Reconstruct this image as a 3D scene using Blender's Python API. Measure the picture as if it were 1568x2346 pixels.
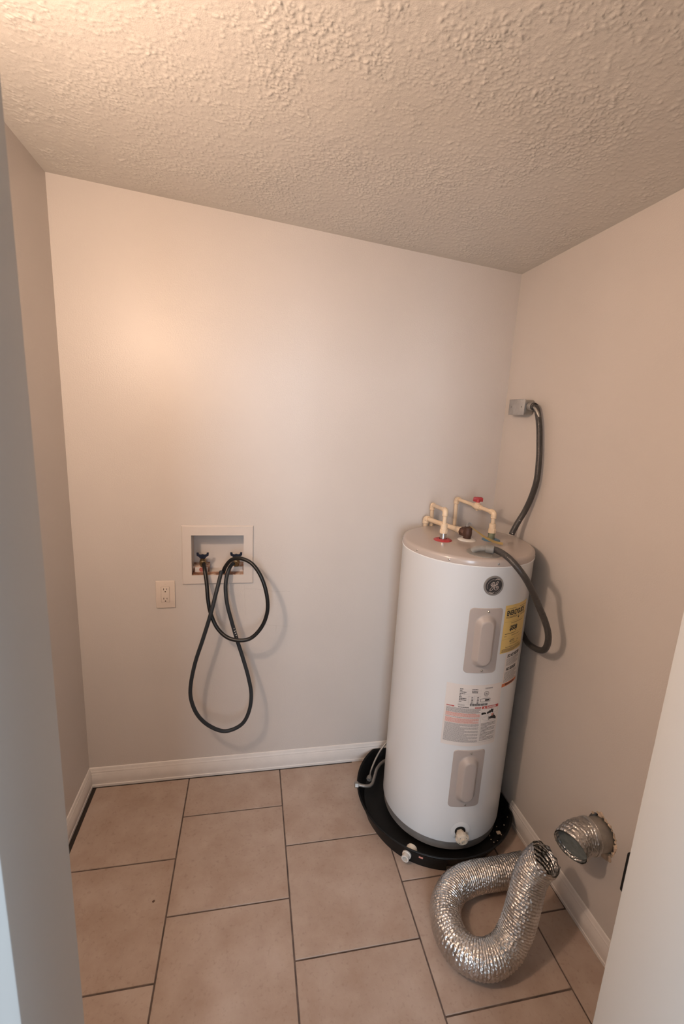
import bpy, bmesh, math, random
import numpy as np
from mathutils import Vector, Matrix, noise

for o in list(bpy.data.objects):
    bpy.data.objects.remove(o, do_unlink=True)
scene = bpy.context.scene
COL = scene.collection
random.seed(7)
rng = np.random.default_rng(11)
R = math.radians
PI = math.pi

# ------------------------------------------------------------------ camera
cam_d = bpy.data.cameras.new('camera')
cam = bpy.data.objects.new('camera', cam_d)
COL.objects.link(cam)
scene.camera = cam
cam_d.sensor_fit = 'HORIZONTAL'
cam_d.sensor_width = 36.0
cam_d.lens = 36.0 * 1046.4 / 1568.0
cam_d.clip_start = 0.02
YAW, PITCH, ROLL = -0.2020, -0.2091, -0.0519
M3 = Matrix.Rotation(YAW, 3, 'Z') @ Matrix.Rotation(PITCH, 3, 'X') @ Matrix.Rotation(ROLL, 3, 'Y') @ Matrix.Rotation(PI / 2, 3, 'X')
cam.matrix_world = Matrix.Translation((0.6939, -1.9191, 1.6866)) @ M3.to_4x4()
cam_d.dof.use_dof = True
cam_d.dof.focus_distance = 1.95
cam_d.dof.aperture_fstop = 14.0

# ------------------------------------------------------------------ world, lights, exposure
world = bpy.data.worlds.new('world')
scene.world = world
world.use_nodes = True
bg = world.node_tree.nodes['Background']
bg.inputs['Color'].default_value = (0.72, 0.76, 0.82, 1)
bg.inputs['Strength'].default_value = 0.36

def lamp(name, kind, loc, power, color, rot=None, **kw):
    d = bpy.data.lights.new(name, kind)
    d.energy = power
    d.color = color
    for k, v in kw.items():
        setattr(d, k, v)
    o = bpy.data.objects.new(name, d)
    o.location = loc
    if rot: o.rotation_euler = rot
    COL.objects.link(o)
    return o
# warm bulb on the left wall, near the doorway
lamp('bulb_light', 'POINT', (0.05, -1.30, 2.055), 32.0, (1.0, 0.73, 0.56), shadow_soft_size=0.04)
# daylight that comes down the hall through its window
lamp('window_light', 'AREA', (0.35, -4.2, 1.75), 66.0, (0.74, 0.86, 1.0), rot=(R(86), 0, R(-12)),
     shape='RECTANGLE', size=0.9, size_y=1.5)

scene.view_settings.view_transform = 'Standard'
scene.view_settings.look = 'None'
scene.view_settings.gamma = 1.0
scene.view_settings.exposure = 0.0
scene.view_settings.use_curve_mapping = False

# ------------------------------------------------------------------ materials
def new_mat(name):
    m = bpy.data.materials.new(name)
    m.use_nodes = True
    nt = m.node_tree
    b = nt.nodes['Principled BSDF']
    return m, nt, b

def mat(name, col, rough=0.5, metal=0.0, bump=0.0, bscale=200.0, var=0.0, vscale=6.0, spec=0.5, coat=0.0, detail=3.0, bdist=0.001):
    m, nt, b = new_mat(name)
    b.inputs['Base Color'].default_value = (*col, 1)
    b.inputs['Roughness'].default_value = rough
    b.inputs['Metallic'].default_value = metal
    b.inputs['Specular IOR Level'].default_value = spec
    b.inputs['Coat Weight'].default_value = coat
    tc = nt.nodes.new('ShaderNodeTexCoord')
    if var > 0:
        n = nt.nodes.new('ShaderNodeTexNoise')
        n.inputs['Scale'].default_value = vscale
        n.inputs['Detail'].default_value = 5
        nt.links.new(tc.outputs['Object'], n.inputs['Vector'])
        mr = nt.nodes.new('ShaderNodeMapRange')
        mr.inputs['From Min'].default_value = 0.3
        mr.inputs['From Max'].default_value = 0.7
        mr.inputs['To Min'].default_value = 1 - var
        mr.inputs['To Max'].default_value = 1 + var
        nt.links.new(n.outputs['Fac'], mr.inputs['Value'])
        mx = nt.nodes.new('ShaderNodeVectorMath')
        mx.operation = 'SCALE'
        mx.inputs[0].default_value = col
        nt.links.new(mr.outputs['Result'], mx.inputs['Scale'])
        nt.links.new(mx.outputs['Vector'], b.inputs['Base Color'])
    if bump > 0:
        n = nt.nodes.new('ShaderNodeTexNoise')
        n.inputs['Scale'].default_value = bscale
        n.inputs['Detail'].default_value = detail
        nt.links.new(tc.outputs['Object'], n.inputs['Vector'])
        bp = nt.nodes.new('ShaderNodeBump')
        bp.inputs['Strength'].default_value = bump
        bp.inputs['Distance'].default_value = bdist
        nt.links.new(n.outputs['Fac'], bp.inputs['Height'])
        nt.links.new(bp.outputs['Normal'], b.inputs['Normal'])
    return m

WALLC = (0.63, 0.585, 0.545)
M_wall = mat('wall_paint', WALLC, rough=0.38, bump=0.45, bscale=210, spec=0.45, var=0.02, vscale=3, bdist=0.0011, detail=2)
M_wall_side = M_wall
M_ceil = mat('ceiling_texture', (0.66, 0.63, 0.58), rough=0.8, bump=0.5, bscale=420, spec=0.15, bdist=0.001)
M_trim = mat('trim_white', (0.76, 0.72, 0.68), rough=0.42, bump=0.25, bscale=120, bdist=0.001, var=0.03, vscale=20)
M_jamb = mat('jamb_paint', (0.52, 0.52, 0.50), rough=0.5, bump=0.15, bscale=180, bdist=0.0006)
M_grout = mat('grout', (0.13, 0.095, 0.08), rough=0.95, bump=0.6, bscale=300, var=0.35, vscale=30, bdist=0.001)
M_dust_shade = mat('dust_and_shade', (0.035, 0.027, 0.022), rough=1.0, bump=0.5, bscale=400)  # dirt colour, also used as painted dark behind the vent pipe hole
M_white_enamel = mat('white_enamel', (0.765, 0.785, 0.795), rough=0.23, spec=0.55, bump=0.05, bscale=14, bdist=0.002, detail=1)
M_lid = mat('beige_enamel', (0.47, 0.41, 0.37), rough=0.2, spec=0.5, bump=0.08, bscale=60, bdist=0.0005)
M_panel = mat('beige_panel', (0.45, 0.40, 0.37), rough=0.36, spec=0.45)
M_base = mat('base_ring', (0.27, 0.25, 0.23), rough=0.5, var=0.15, vscale=25)
M_black = mat('black_plastic', (0.007, 0.007, 0.007), spec=0.3, rough=0.5, bump=0.15, bscale=80, var=0.3, vscale=9)
M_matteblack = mat('matte_black', (0.006, 0.006, 0.006), rough=0.6)
M_rubber = mat('black_rubber', (0.008, 0.008, 0.008), rough=0.38, spec=0.5)
M_rubber_grey = mat('charcoal_rubber', (0.022, 0.026, 0.030), rough=0.5, spec=0.4)
M_brass = mat('dull_brass', (0.30, 0.20, 0.10), rough=0.42, metal=0.9, var=0.3, vscale=80)
M_bronze = mat('brown_bronze', (0.11, 0.06, 0.045), rough=0.5, metal=0.6, var=0.3, vscale=60)
M_steel = mat('steel', (0.55, 0.54, 0.52), rough=0.32, metal=1.0, var=0.12, vscale=30)
M_galv = mat('galvanised_steel', (0.42, 0.40, 0.37), rough=0.48, metal=0.85, var=0.2, vscale=25, bump=0.1, bscale=90)
M_fit = mat('grey_fitting', (0.24, 0.23, 0.21), rough=0.5, var=0.15, vscale=40)
M_green = mat('tarnished_nipple', (0.22, 0.24, 0.16), rough=0.6, metal=0.3, var=0.3, vscale=60)
M_cpvc = mat('cream_cpvc', (0.76, 0.60, 0.42), rough=0.35, var=0.05, vscale=30)
M_glue = mat('orange_solvent_line', (0.66, 0.36, 0.16), rough=0.4)
M_pvc = mat('white_pvc', (0.72, 0.69, 0.64), rough=0.35)
M_ivory = mat('ivory_plastic', (0.70, 0.63, 0.52), rough=0.35)
M_red = mat('red_plastic', (0.42, 0.045, 0.05), rough=0.4)
M_blue = mat('blue_plastic', (0.07, 0.17, 0.27), rough=0.4)
M_navy = mat('navy_handle', (0.006, 0.009, 0.026), rough=0.35)
M_tag = mat('yellow_tag', (0.42, 0.30, 0.10), rough=0.45)
M_plate = mat('outlet_ivory', (0.72, 0.63, 0.55), rough=0.3)
M_slot = mat('slot_dark', (0.055, 0.03, 0.02), rough=0.7)
M_boxwhite = mat('washer_box_white', (0.66, 0.60, 0.55), rough=0.42)
M_yellow = mat('label_yellow', (0.74, 0.54, 0.19), rough=0.35)
M_labelw = mat('label_white', (0.74, 0.69, 0.65), rough=0.4)
M_ink = mat('ink_black', (0.02, 0.018, 0.018), rough=0.5)
M_inkg = mat('ink_grey', (0.33, 0.31, 0.30), rough=0.5)
M_inkr = mat('ink_red', (0.50, 0.06, 0.05), rough=0.45)
M_inkp = mat('ink_salmon', (0.68, 0.30, 0.24), rough=0.5)
M_inko = mat('ink_orange', (0.62, 0.17, 0.06), rough=0.45)
M_inkbrown = mat('ink_brown', (0.13, 0.075, 0.05), rough=0.5)
M_badge = mat('badge_dark', (0.035, 0.035, 0.038), rough=0.3)
M_badgering = mat('badge_grey', (0.22, 0.21, 0.20), rough=0.4)
M_badgeline = mat('badge_script', (0.52, 0.45, 0.40), rough=0.35)
M_chip = mat('broken_drywall', (0.58, 0.45, 0.34), rough=0.95, bump=0.6, bscale=90, var=0.3, vscale=40)
M_chipw = mat('paint_flake', (0.62, 0.50, 0.38), rough=0.9)
M_bluefoil = mat('blue_grey_film', (0.17, 0.20, 0.20), rough=0.5, var=0.25, vscale=50, bump=0.6, bscale=70, bdist=0.004)

# armoured conduit: grey plastic over a ribbed core
M_conduit = mat('grey_conduit', (0.055, 0.050, 0.047), rough=0.33, spec=0.5)

# foil duct
def foil_mat():
    m, nt, b = new_mat('aluminium_foil')
    b.inputs['Metallic'].default_value = 1.0
    b.inputs['Roughness'].default_value = 0.30
    tc = nt.nodes.new('ShaderNodeTexCoord')
    n = nt.nodes.new('ShaderNodeTexNoise'); n.inputs['Scale'].default_value = 95; n.inputs['Detail'].default_value = 4
    n2 = nt.nodes.new('ShaderNodeTexNoise'); n2.inputs['Scale'].default_value = 14; n2.inputs['Detail'].default_value = 3
    v = nt.nodes.new('ShaderNodeTexVoronoi'); v.inputs['Scale'].default_value = 120
    for k in (n, n2, v): nt.links.new(tc.outputs['Object'], k.inputs['Vector'])
    ad = nt.nodes.new('ShaderNodeMath'); ad.operation = 'ADD'
    nt.links.new(n.outputs['Fac'], ad.inputs[0]); nt.links.new(v.outputs['Distance'], ad.inputs[1])
    bp = nt.nodes.new('ShaderNodeBump'); bp.inputs['Strength'].default_value = 0.9; bp.inputs['Distance'].default_value = 0.0028
    nt.links.new(ad.outputs[0], bp.inputs['Height']); nt.links.new(bp.outputs['Normal'], b.inputs['Normal'])
    cr = nt.nodes.new('ShaderNodeValToRGB')
    cr.color_ramp.elements[0].position = 0.3; cr.color_ramp.elements[0].color = (0.50, 0.48, 0.46, 1)
    cr.color_ramp.elements[1].position = 0.7; cr.color_ramp.elements[1].color = (0.80, 0.78, 0.76, 1)
    nt.links.new(n2.outputs['Fac'], cr.inputs['Fac']); nt.links.new(cr.outputs['Color'], b.inputs['Base Color'])
    return m
M_foil = foil_mat()

# floor tile: clay-beige ceramic with soft mottling, different for each tile
def tile_mat():
    m, nt, b = new_mat('floor_tile_ceramic')
    b.inputs['Roughness'].default_value = 0.42
    b.inputs['Specular IOR Level'].default_value = 0.4
    tc = nt.nodes.new('ShaderNodeTexCoord'); oi = nt.nodes.new('ShaderNodeObjectInfo')
    off = nt.nodes.new('ShaderNodeVectorMath'); off.operation = 'SCALE'; off.inputs[0].default_value = (37, 19, 11)
    nt.links.new(oi.outputs['Random'], off.inputs['Scale'])
    ad = nt.nodes.new('ShaderNodeVectorMath'); ad.operation = 'ADD'
    nt.links.new(tc.outputs['Object'], ad.inputs[0]); nt.links.new(off.outputs['Vector'], ad.inputs[1])
    n = nt.nodes.new('ShaderNodeTexNoise'); n.inputs['Scale'].default_value = 7; n.inputs['Detail'].default_value = 6; n.inputs['Roughness'].default_value = 0.62
    n2 = nt.nodes.new('ShaderNodeTexNoise'); n2.inputs['Scale'].default_value = 90; n2.inputs['Detail'].default_value = 4
    n3 = nt.nodes.new('ShaderNodeTexNoise'); n3.inputs['Scale'].default_value = 190; n3.inputs['Detail'].default_value = 2
    for k in (n, n2, n3): nt.links.new(ad.outputs['Vector'], k.inputs['Vector'])
    cr = nt.nodes.new('ShaderNodeValToRGB')
    cr.color_ramp.elements[0].position = 0.34; cr.color_ramp.elements[0].color = (0.390, 0.290, 0.230, 1)
    cr.color_ramp.elements[1].position = 0.70; cr.color_ramp.elements[1].color = (0.490, 0.400, 0.335, 1)
    nt.links.new(n.outputs['Fac'], cr.inputs['Fac'])
    cr2 = nt.nodes.new('ShaderNodeValToRGB')
    cr2.color_ramp.elements[0].position = 0.28; cr2.color_ramp.elements[0].color = (0.78, 0.74, 0.72, 1)
    cr2.color_ramp.elements[1].position = 0.42; cr2.color_ramp.elements[1].color = (1, 1, 1, 1)
    nt.links.new(n2.outputs['Fac'], cr2.inputs['Fac'])
    mx = nt.nodes.new('ShaderNodeMix'); mx.data_type = 'RGBA'; mx.blend_type = 'MULTIPLY'; mx.inputs['Factor'].default_value = 0.6
    nt.links.new(cr.outputs['Color'], mx.inputs['A']); nt.links.new(cr2.outputs['Color'], mx.inputs['B'])
    nt.links.new(mx.outputs['Result'], b.inputs['Base Color'])
    bp = nt.nodes.new('ShaderNodeBump'); bp.inputs['Strength'].default_value = 0.25; bp.inputs['Distance'].default_value = 0.0008
    nt.links.new(n3.outputs['Fac'], bp.inputs['Height']); nt.links.new(bp.outputs['Normal'], b.inputs['Normal'])
    return m
M_tile = tile_mat()

# rusty lower part of the washer box
def rusty_mat():
    m, nt, b = new_mat('rust_stained_plastic')
    b.inputs['Roughness'].default_value = 0.6
    tc = nt.nodes.new('ShaderNodeTexCoord')
    n = nt.nodes.new('ShaderNodeTexNoise'); n.inputs['Scale'].default_value = 38; n.inputs['Detail'].default_value = 5
    nt.links.new(tc.outputs['Object'], n.inputs['Vector'])
    cr = nt.nodes.new('ShaderNodeValToRGB')
    e = cr.color_ramp.elements
    e[0].position = 0.38; e[0].color = (0.20, 0.085, 0.045, 1)
    e[1].position = 0.62; e[1].color = (0.62, 0.50, 0.42, 1)
    k = e.new(0.50); k.color = (0.45, 0.26, 0.17, 1)
    nt.links.new(n.outputs['Fac'], cr.inputs['Fac']); nt.links.new(cr.outputs['Color'], b.inputs['Base Color'])
    return m
M_rusty = rusty_mat()

# ------------------------------------------------------------------ mesh builder
class MB:
    def __init__(s):
        s.v = []; s.f = []; s.m = []
    def add(s, verts, faces, mi=0):
        o = len(s.v)
        s.v += [tuple(p) for p in verts]
        s.f += [tuple(i + o for i in f) for f in faces]
        s.m += [mi] * len(faces)
        return s
    def box(s, lo, hi, bev=0.0, seg=2, rot=None, pivot=None, mi=0):
        lo = Vector(lo); hi = Vector(hi); c = (lo + hi) / 2; d = hi - lo
        bm = bmesh.new()
        bmesh.ops.create_cube(bm, size=1.0)
        for v in bm.verts: v.co = Vector((v.co.x * d.x, v.co.y * d.y, v.co.z * d.z))
        if bev > 0:
            bmesh.ops.bevel(bm, geom=bm.edges[:], offset=bev, segments=seg, affect='EDGES', profile=0.5)
        bm.verts.index_update()
        vs = [v.co.copy() for v in bm.verts]; fs = [[v.index for v in f.verts] for f in bm.faces]
        bm.free()
        vs = [p + c for p in vs]
        if rot is not None:
            pv = Vector(pivot) if pivot is not None else c
            vs = [pv + rot @ (p - pv) for p in vs]
        return s.add(vs, fs, mi)
    def tube(s, path, r, seg=16, cap=True, mi=0, mod=None, closed_in=False):
        P = [Vector(p) for p in path]
        n = len(P)
        T = []
        for i in range(n):
            a = P[max(i - 1, 0)]; b = P[min(i + 1, n - 1)]
            T.append((b - a).normalized())
        up = Vector((0, 0, 1))
        if abs(T[0].dot(up)) > 0.9: up = Vector((0, 1, 0))
        N = (up - T[0] * up.dot(T[0])).normalized()
        vs = []; fs = []
        for i in range(n):
            N = (N - T[i] * N.dot(T[i])).normalized()
            B = T[i].cross(N)
            for k in range(seg):
                a = 2 * PI * k / seg
                rr = (r[i] if hasattr(r, '__len__') else r)
                if mod: rr = mod(i, a, rr)
                vs.append(P[i] + (N * math.cos(a) + B * math.sin(a)) * rr)
        for i in range(n - 1):
            for k in range(seg):
                k2 = (k + 1) % seg
                fs.append((i * seg + k, i * seg + k2, (i + 1) * seg + k2, (i + 1) * seg + k))
        if cap:
            fs.append(tuple(range(seg - 1, -1, -1)))
            fs.append(tuple((n - 1) * seg + k for k in range(seg)))
        return s.add(vs, fs, mi)
    def lathe(s, prof, origin=(0, 0, 0), axis=(0, 0, 1), seg=32, mi=0, cap=True, shape=None, a0=0.0, a1=2 * PI):
        ax = Vector(axis).normalized()
        u = Vector((1, 0, 0)) if abs(ax.x) < 0.9 else Vector((0, 1, 0))
        if abs(ax.z) > 0.99: u = Vector((1, 0, 0))
        u = (u - ax * u.dot(ax)).normalized(); w = ax.cross(u)
        o = Vector(origin); vs = []; fs = []
        for (r, h) in prof:
            for k in range(seg):
                a = 2 * PI * k / seg
                rr = r * (shape(a) if shape else 1.0)
                vs.append(o + ax * h + (u * math.cos(a) + w * math.sin(a)) * rr)
        for i in range(len(prof) - 1):
            for k in range(seg):
                k2 = (k + 1) % seg
                fs.append((i * seg + k, i * seg + k2, (i + 1) * seg + k2, (i + 1) * seg + k))
        if cap:
            if prof[0][0] > 1e-5: fs.append(tuple(range(seg - 1, -1, -1)))
            if prof[-1][0] > 1e-5: fs.append(tuple((len(prof) - 1) * seg + k for k in range(seg)))
        return s.add(vs, fs, mi)
    def build(s, name, mats, parent=None, origin=None, smooth=35, **tags):
        if not isinstance(mats, (list, tuple)): mats = [mats]
        if parent is not None:
            org = Vector(parent['org'])
        else:
            org = Vector(origin) if origin is not None else Vector((0, 0, 0))
        me = bpy.data.meshes.new(name)
        me.from_pydata([tuple(Vector(p) - org) for p in s.v], [], s.f)
        for m in mats: me.materials.append(m)
        if len(mats) > 1: me.polygons.foreach_set('material_index', s.m)
        bm = bmesh.new(); bm.from_mesh(me)
        bmesh.ops.recalc_face_normals(bm, faces=bm.faces[:]); bm.to_mesh(me); bm.free()
        if smooth:
            me.shade_smooth()
            me.set_sharp_from_angle(angle=R(smooth))
        o = bpy.data.objects.new(name, me)
        COL.objects.link(o)
        o['org'] = tuple(org)
        if parent is not None: o.parent = parent
        else: o.location = org
        for k, v in tags.items(): o[k] = v
        return o

def thing(name, label, cat, org, group=None):
    o = bpy.data.objects.new(name, None)
    o.empty_display_size = 0.05
    COL.objects.link(o)
    o.location = org; o['org'] = tuple(org)
    o['label'] = label; o['category'] = cat
    if group: o['group'] = group
    return o

def spline(pts, step=0.006):
    P = [Vector(p) for p in pts]
    P = [P[0] * 2 - P[1]] + P + [P[-1] * 2 - P[-2]]
    out = []
    for i in range(1, len(P) - 2):
        a, b, c, d = P[i - 1], P[i], P[i + 1], P[i + 2]
        n = max(2, int((c - b).length / step))
        for k in range(n):
            t = k / n
            out.append(0.5 * ((2 * b) + (c - a) * t + (2 * a - 5 * b + 4 * c - d) * t * t + (-a + 3 * b - 3 * c + d) * t ** 3))
    out.append(P[-2])
    # even arc length
    L = [0]
    for i in range(1, len(out)): L.append(L[-1] + (out[i] - out[i - 1]).length)
    n = max(2, int(L[-1] / step)); res = []; j = 0
    for k in range(n + 1):
        s = L[-1] * k / n
        while j < len(L) - 2 and L[j + 1] < s: j += 1
        t = (s - L[j]) / max(L[j + 1] - L[j], 1e-9)
        res.append(out[j].lerp(out[j + 1], t))
    return res

# ------------------------------------------------------------------ room shell
W = 1.808; YW = 0.023                       # the right wall leans out a little towards the door
def xr(y, off=0.0): return W + YW * (-y) - off
def zc(x, y): return 2.44 - 0.0746 * x + 0.0307 * (-y)   # the ceiling is slightly out of level
YF, YO = -1.479, -1.594                     # inner and outer faces of the door wall
DX0, DX1, DZ = 0.510, 1.226, 2.09          # door opening

def prism(mb, quad_lo, z0, z1fun):
    vs = [(x, y, z0) for x, y in quad_lo] + [(x, y, z1fun(x, y)) for x, y in quad_lo]
    n = len(quad_lo)
    fs = [tuple(range(n - 1, -1, -1)), tuple(range(n, 2 * n))]
    for i in range(n):
        j = (i + 1) % n
        fs.append((i, j, n + j, n + i))
    mb.add(vs, fs)

ZT = lambda x, y: zc(x, y) + 0.02
# back wall with the recess hole for the washer box
hx0, hx1, hz0, hz1 = 0.4515, 0.667, 0.991, 1.168
mb = MB()
def wall_block(x0, x1, z0, z1):
    vs = [(x0, 0, z0), (x1, 0, z0), (x1, 0.115, z0), (x0, 0.115, z0)]
    if z1 is None:
        vs += [(x0, 0, ZT(x0, 0)), (x1, 0, ZT(x1, 0)), (x1, 0.115, ZT(x1, 0)), (x0, 0.115, ZT(x0, 0))]
    else:
        vs += [(x0, 0, z1), (x1, 0, z1), (x1, 0.115, z1), (x0, 0.115, z1)]
    mb.add(vs, [(3, 2, 1, 0), (4, 5, 6, 7), (0, 1, 5, 4), (1, 2, 6, 5), (2, 3, 7, 6), (3, 0, 4, 7)])
wall_block(-0.115, hx0, -0.05, None)
wall_block(hx1, W + 0.115, -0.05, None)
wall_block(hx0, hx1, -0.05, hz0)
wall_block(hx0, hx1, hz1, None)
wb = mb.build('wall_back', M_wall, smooth=0, kind='structure')
# patched drywall seams right of the washer box
def wall_back_mat():
    m = M_wall.copy(); m.name = 'wall_paint_patched'
    nt = m.node_tree; b = nt.nodes['Principled BSDF']
    bump = [n for n in nt.nodes if n.type == 'BUMP'][0]
    tc = nt.nodes.new('ShaderNodeTexCoord')
    nz = nt.nodes.new('ShaderNodeTexNoise'); nz.inputs['Scale'].default_value = 14; nz.inputs['Detail'].default_value = 4
    nt.links.new(tc.outputs['Object'], nz.inputs['Vector'])
    sep = nt.nodes.new('ShaderNodeSeparateXYZ'); nt.links.new(tc.outputs['Object'], sep.inputs[0])
    def mth(op, a, b_, c=None):
        n = nt.nodes.new('ShaderNodeMath'); n.operation = op
        for i, q in enumerate((a, b_, c)):
            if q is None: continue
            if isinstance(q, (int, float)): n.inputs[i].default_value = q
            else: nt.links.new(q, n.inputs[i])
        return n.outputs[0]
    wob = mth('MULTIPLY_ADD', nz.outputs['Fac'], 0.02, -0.01)
    total = None
    def seg(coord, other, at, slope, lo, hi, wd):
        ref = mth('MULTIPLY_ADD', other, slope, at)
        d = mth('ABSOLUTE', mth('SUBTRACT', mth('ADD', coord, wob), ref), 0)
        near = mth('LESS_THAN', d, wd)
        r = mth('MULTIPLY', mth('GREATER_THAN', other, lo), mth('LESS_THAN', other, hi))
        return mth('MULTIPLY', near, r)
    X, Z = sep.outputs['X'], sep.outputs['Z']
    for s in (seg(Z, X, 1.00, -0.11, 0.675, 0.80, 0.0009), seg(Z, X, 0.945, -0.045, 0.80, 0.87, 0.0009),
              seg(Z, X, 0.813, -0.085, 0.745, 0.875, 0.0009), seg(X, Z, 0.672, 0.0, 0.80, 0.94, 0.0007), seg(X, Z, 0.81, 0.0, 0.715, 0.745, 0.001)):
        total = s if total is None else mth('MAXIMUM', total, s)
    src = b.inputs['Base Color'].links[0].from_socket
    mx = nt.nodes.new('ShaderNodeMix'); mx.data_type = 'RGBA'
    nt.links.new(mth('MULTIPLY', total, 0.22), mx.inputs['Factor'])
    nt.links.new(src, mx.inputs['A']); mx.inputs['B'].default_value = (0.30, 0.26, 0.23, 1)
    nt.links.new(mx.outputs['Result'], b.inputs['Base Color'])
    return m
wb.data.materials[0] = wall_back_mat()

mb = MB(); prism(mb, [(-0.115, YF), (0, YF), (0, 0), (-0.115, 0)], -0.05, ZT)
mb.build('wall_left', M_wall_side, smooth=0, kind='structure')

# right wall with the rough round hole for the dryer duct
SC = Vector((0, -0.875, 0.393))              # duct centre on the wall (y, z used)
def rwall():
    mb = MB()
    y0, y1 = YF, 0.0
    hs = 0.16
    ya, yb, za, zb = SC.y - hs, SC.y + hs, SC.z - hs, SC.z + hs
    def blk(a, b, z0, z1):
        def zz(y): return ZT(xr(y), y) if z1 is None else z1
        vs = [(xr(a), a, z0), (xr(b), b, z0), (xr(b) + 0.115, b, z0), (xr(a) + 0.115, a, z0),
              (xr(a), a, zz(a)), (xr(b), b, zz(b)), (xr(b) + 0.115, b, zz(b)), (xr(a) + 0.115, a, zz(a))]
        mb.add(vs, [(3, 2, 1, 0), (4, 5, 6, 7), (0, 1, 5, 4), (1, 2, 6, 5), (2, 3, 7, 6), (3, 0, 4, 7)])
    blk(y0, ya, -0.05, None); blk(yb, y1, -0.05, None); blk(ya, yb, -0.05, za); blk(ya, yb, zb, None)
    n = 96; inner = []; outer = []
    for k in range(n):
        a = 2 * PI * k / n
        r = 0.0585 + 0.004 * noise.noise(Vector((math.cos(a) * 2, math.sin(a) * 2, 5))) + 0.003 * random.random()
        d = 4 * abs(((a / (2 * PI) * 8) % 1) - 0.5)
        c, s = math.cos(a), math.sin(a)
        k2 = hs / max(abs(c), abs(s))
        inner.append((SC.y + r * c, SC.z + r * s)); outer.append((SC.y + k2 * c, SC.z + k2 * s))
    vs = [(xr(y), y, z) for y, z in inner] + [(xr(y), y, z) for y, z in outer] + [(xr(y) + 0.03, y, z) for y, z in inner]
    fs = []
    for k in range(n):
        j = (k + 1) % n
        fs.append((k, j, n + j, n + k)); fs.append((k, j, 2 * n + j, 2 * n + k))
    mb.add(vs, fs)
    return mb
rwall().build('wall_right', M_wall_side, smooth=0, kind='structure')

mb = MB()
prism(mb, [(-0.115, YO), (DX0 - 0.018, YO), (DX0 - 0.018, YF), (-0.115, YF)], -0.05, ZT)
prism(mb, [(DX1 + 0.018, YO), (xr(YO) + 0.115, YO), (xr(YF) + 0.115, YF), (DX1 + 0.018, YF)], -0.05, ZT)
prism(mb, [(DX0 - 0.018, YO), (DX1 + 0.018, YO), (DX1 + 0.018, YF), (DX0 - 0.018, YF)], DZ + 0.018, ZT)
mb.build('wall_front', M_jamb, smooth=0, kind='structure')
MB().box((-0.42, -5.0, -0.05), (-0.30, YO - 0.01, 2.55)).build('hall_light_block', M_wall_side, smooth=0, kind='structure')  # unseen wall, added to keep world light off the right jamb
# boards that line the doorway
MB().box((DX0 - 0.018, YO, 0), (DX0, YF, DZ + 0.018), bev=0.0015).build('trim_1', M_jamb, kind='structure', label='grey painted door jamb at the left edge of the view')
MB().box((DX1, YO, 0), (DX1 + 0.018, YF, DZ + 0.018), bev=0.0015).build('trim_2', M_jamb, kind='structure', label='pale grey door jamb at the right edge of the view')
MB().box((DX0, YO, DZ), (DX1, YF, DZ + 0.018), bev=0.0015).build('trim_3', M_jamb, kind='structure')

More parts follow.
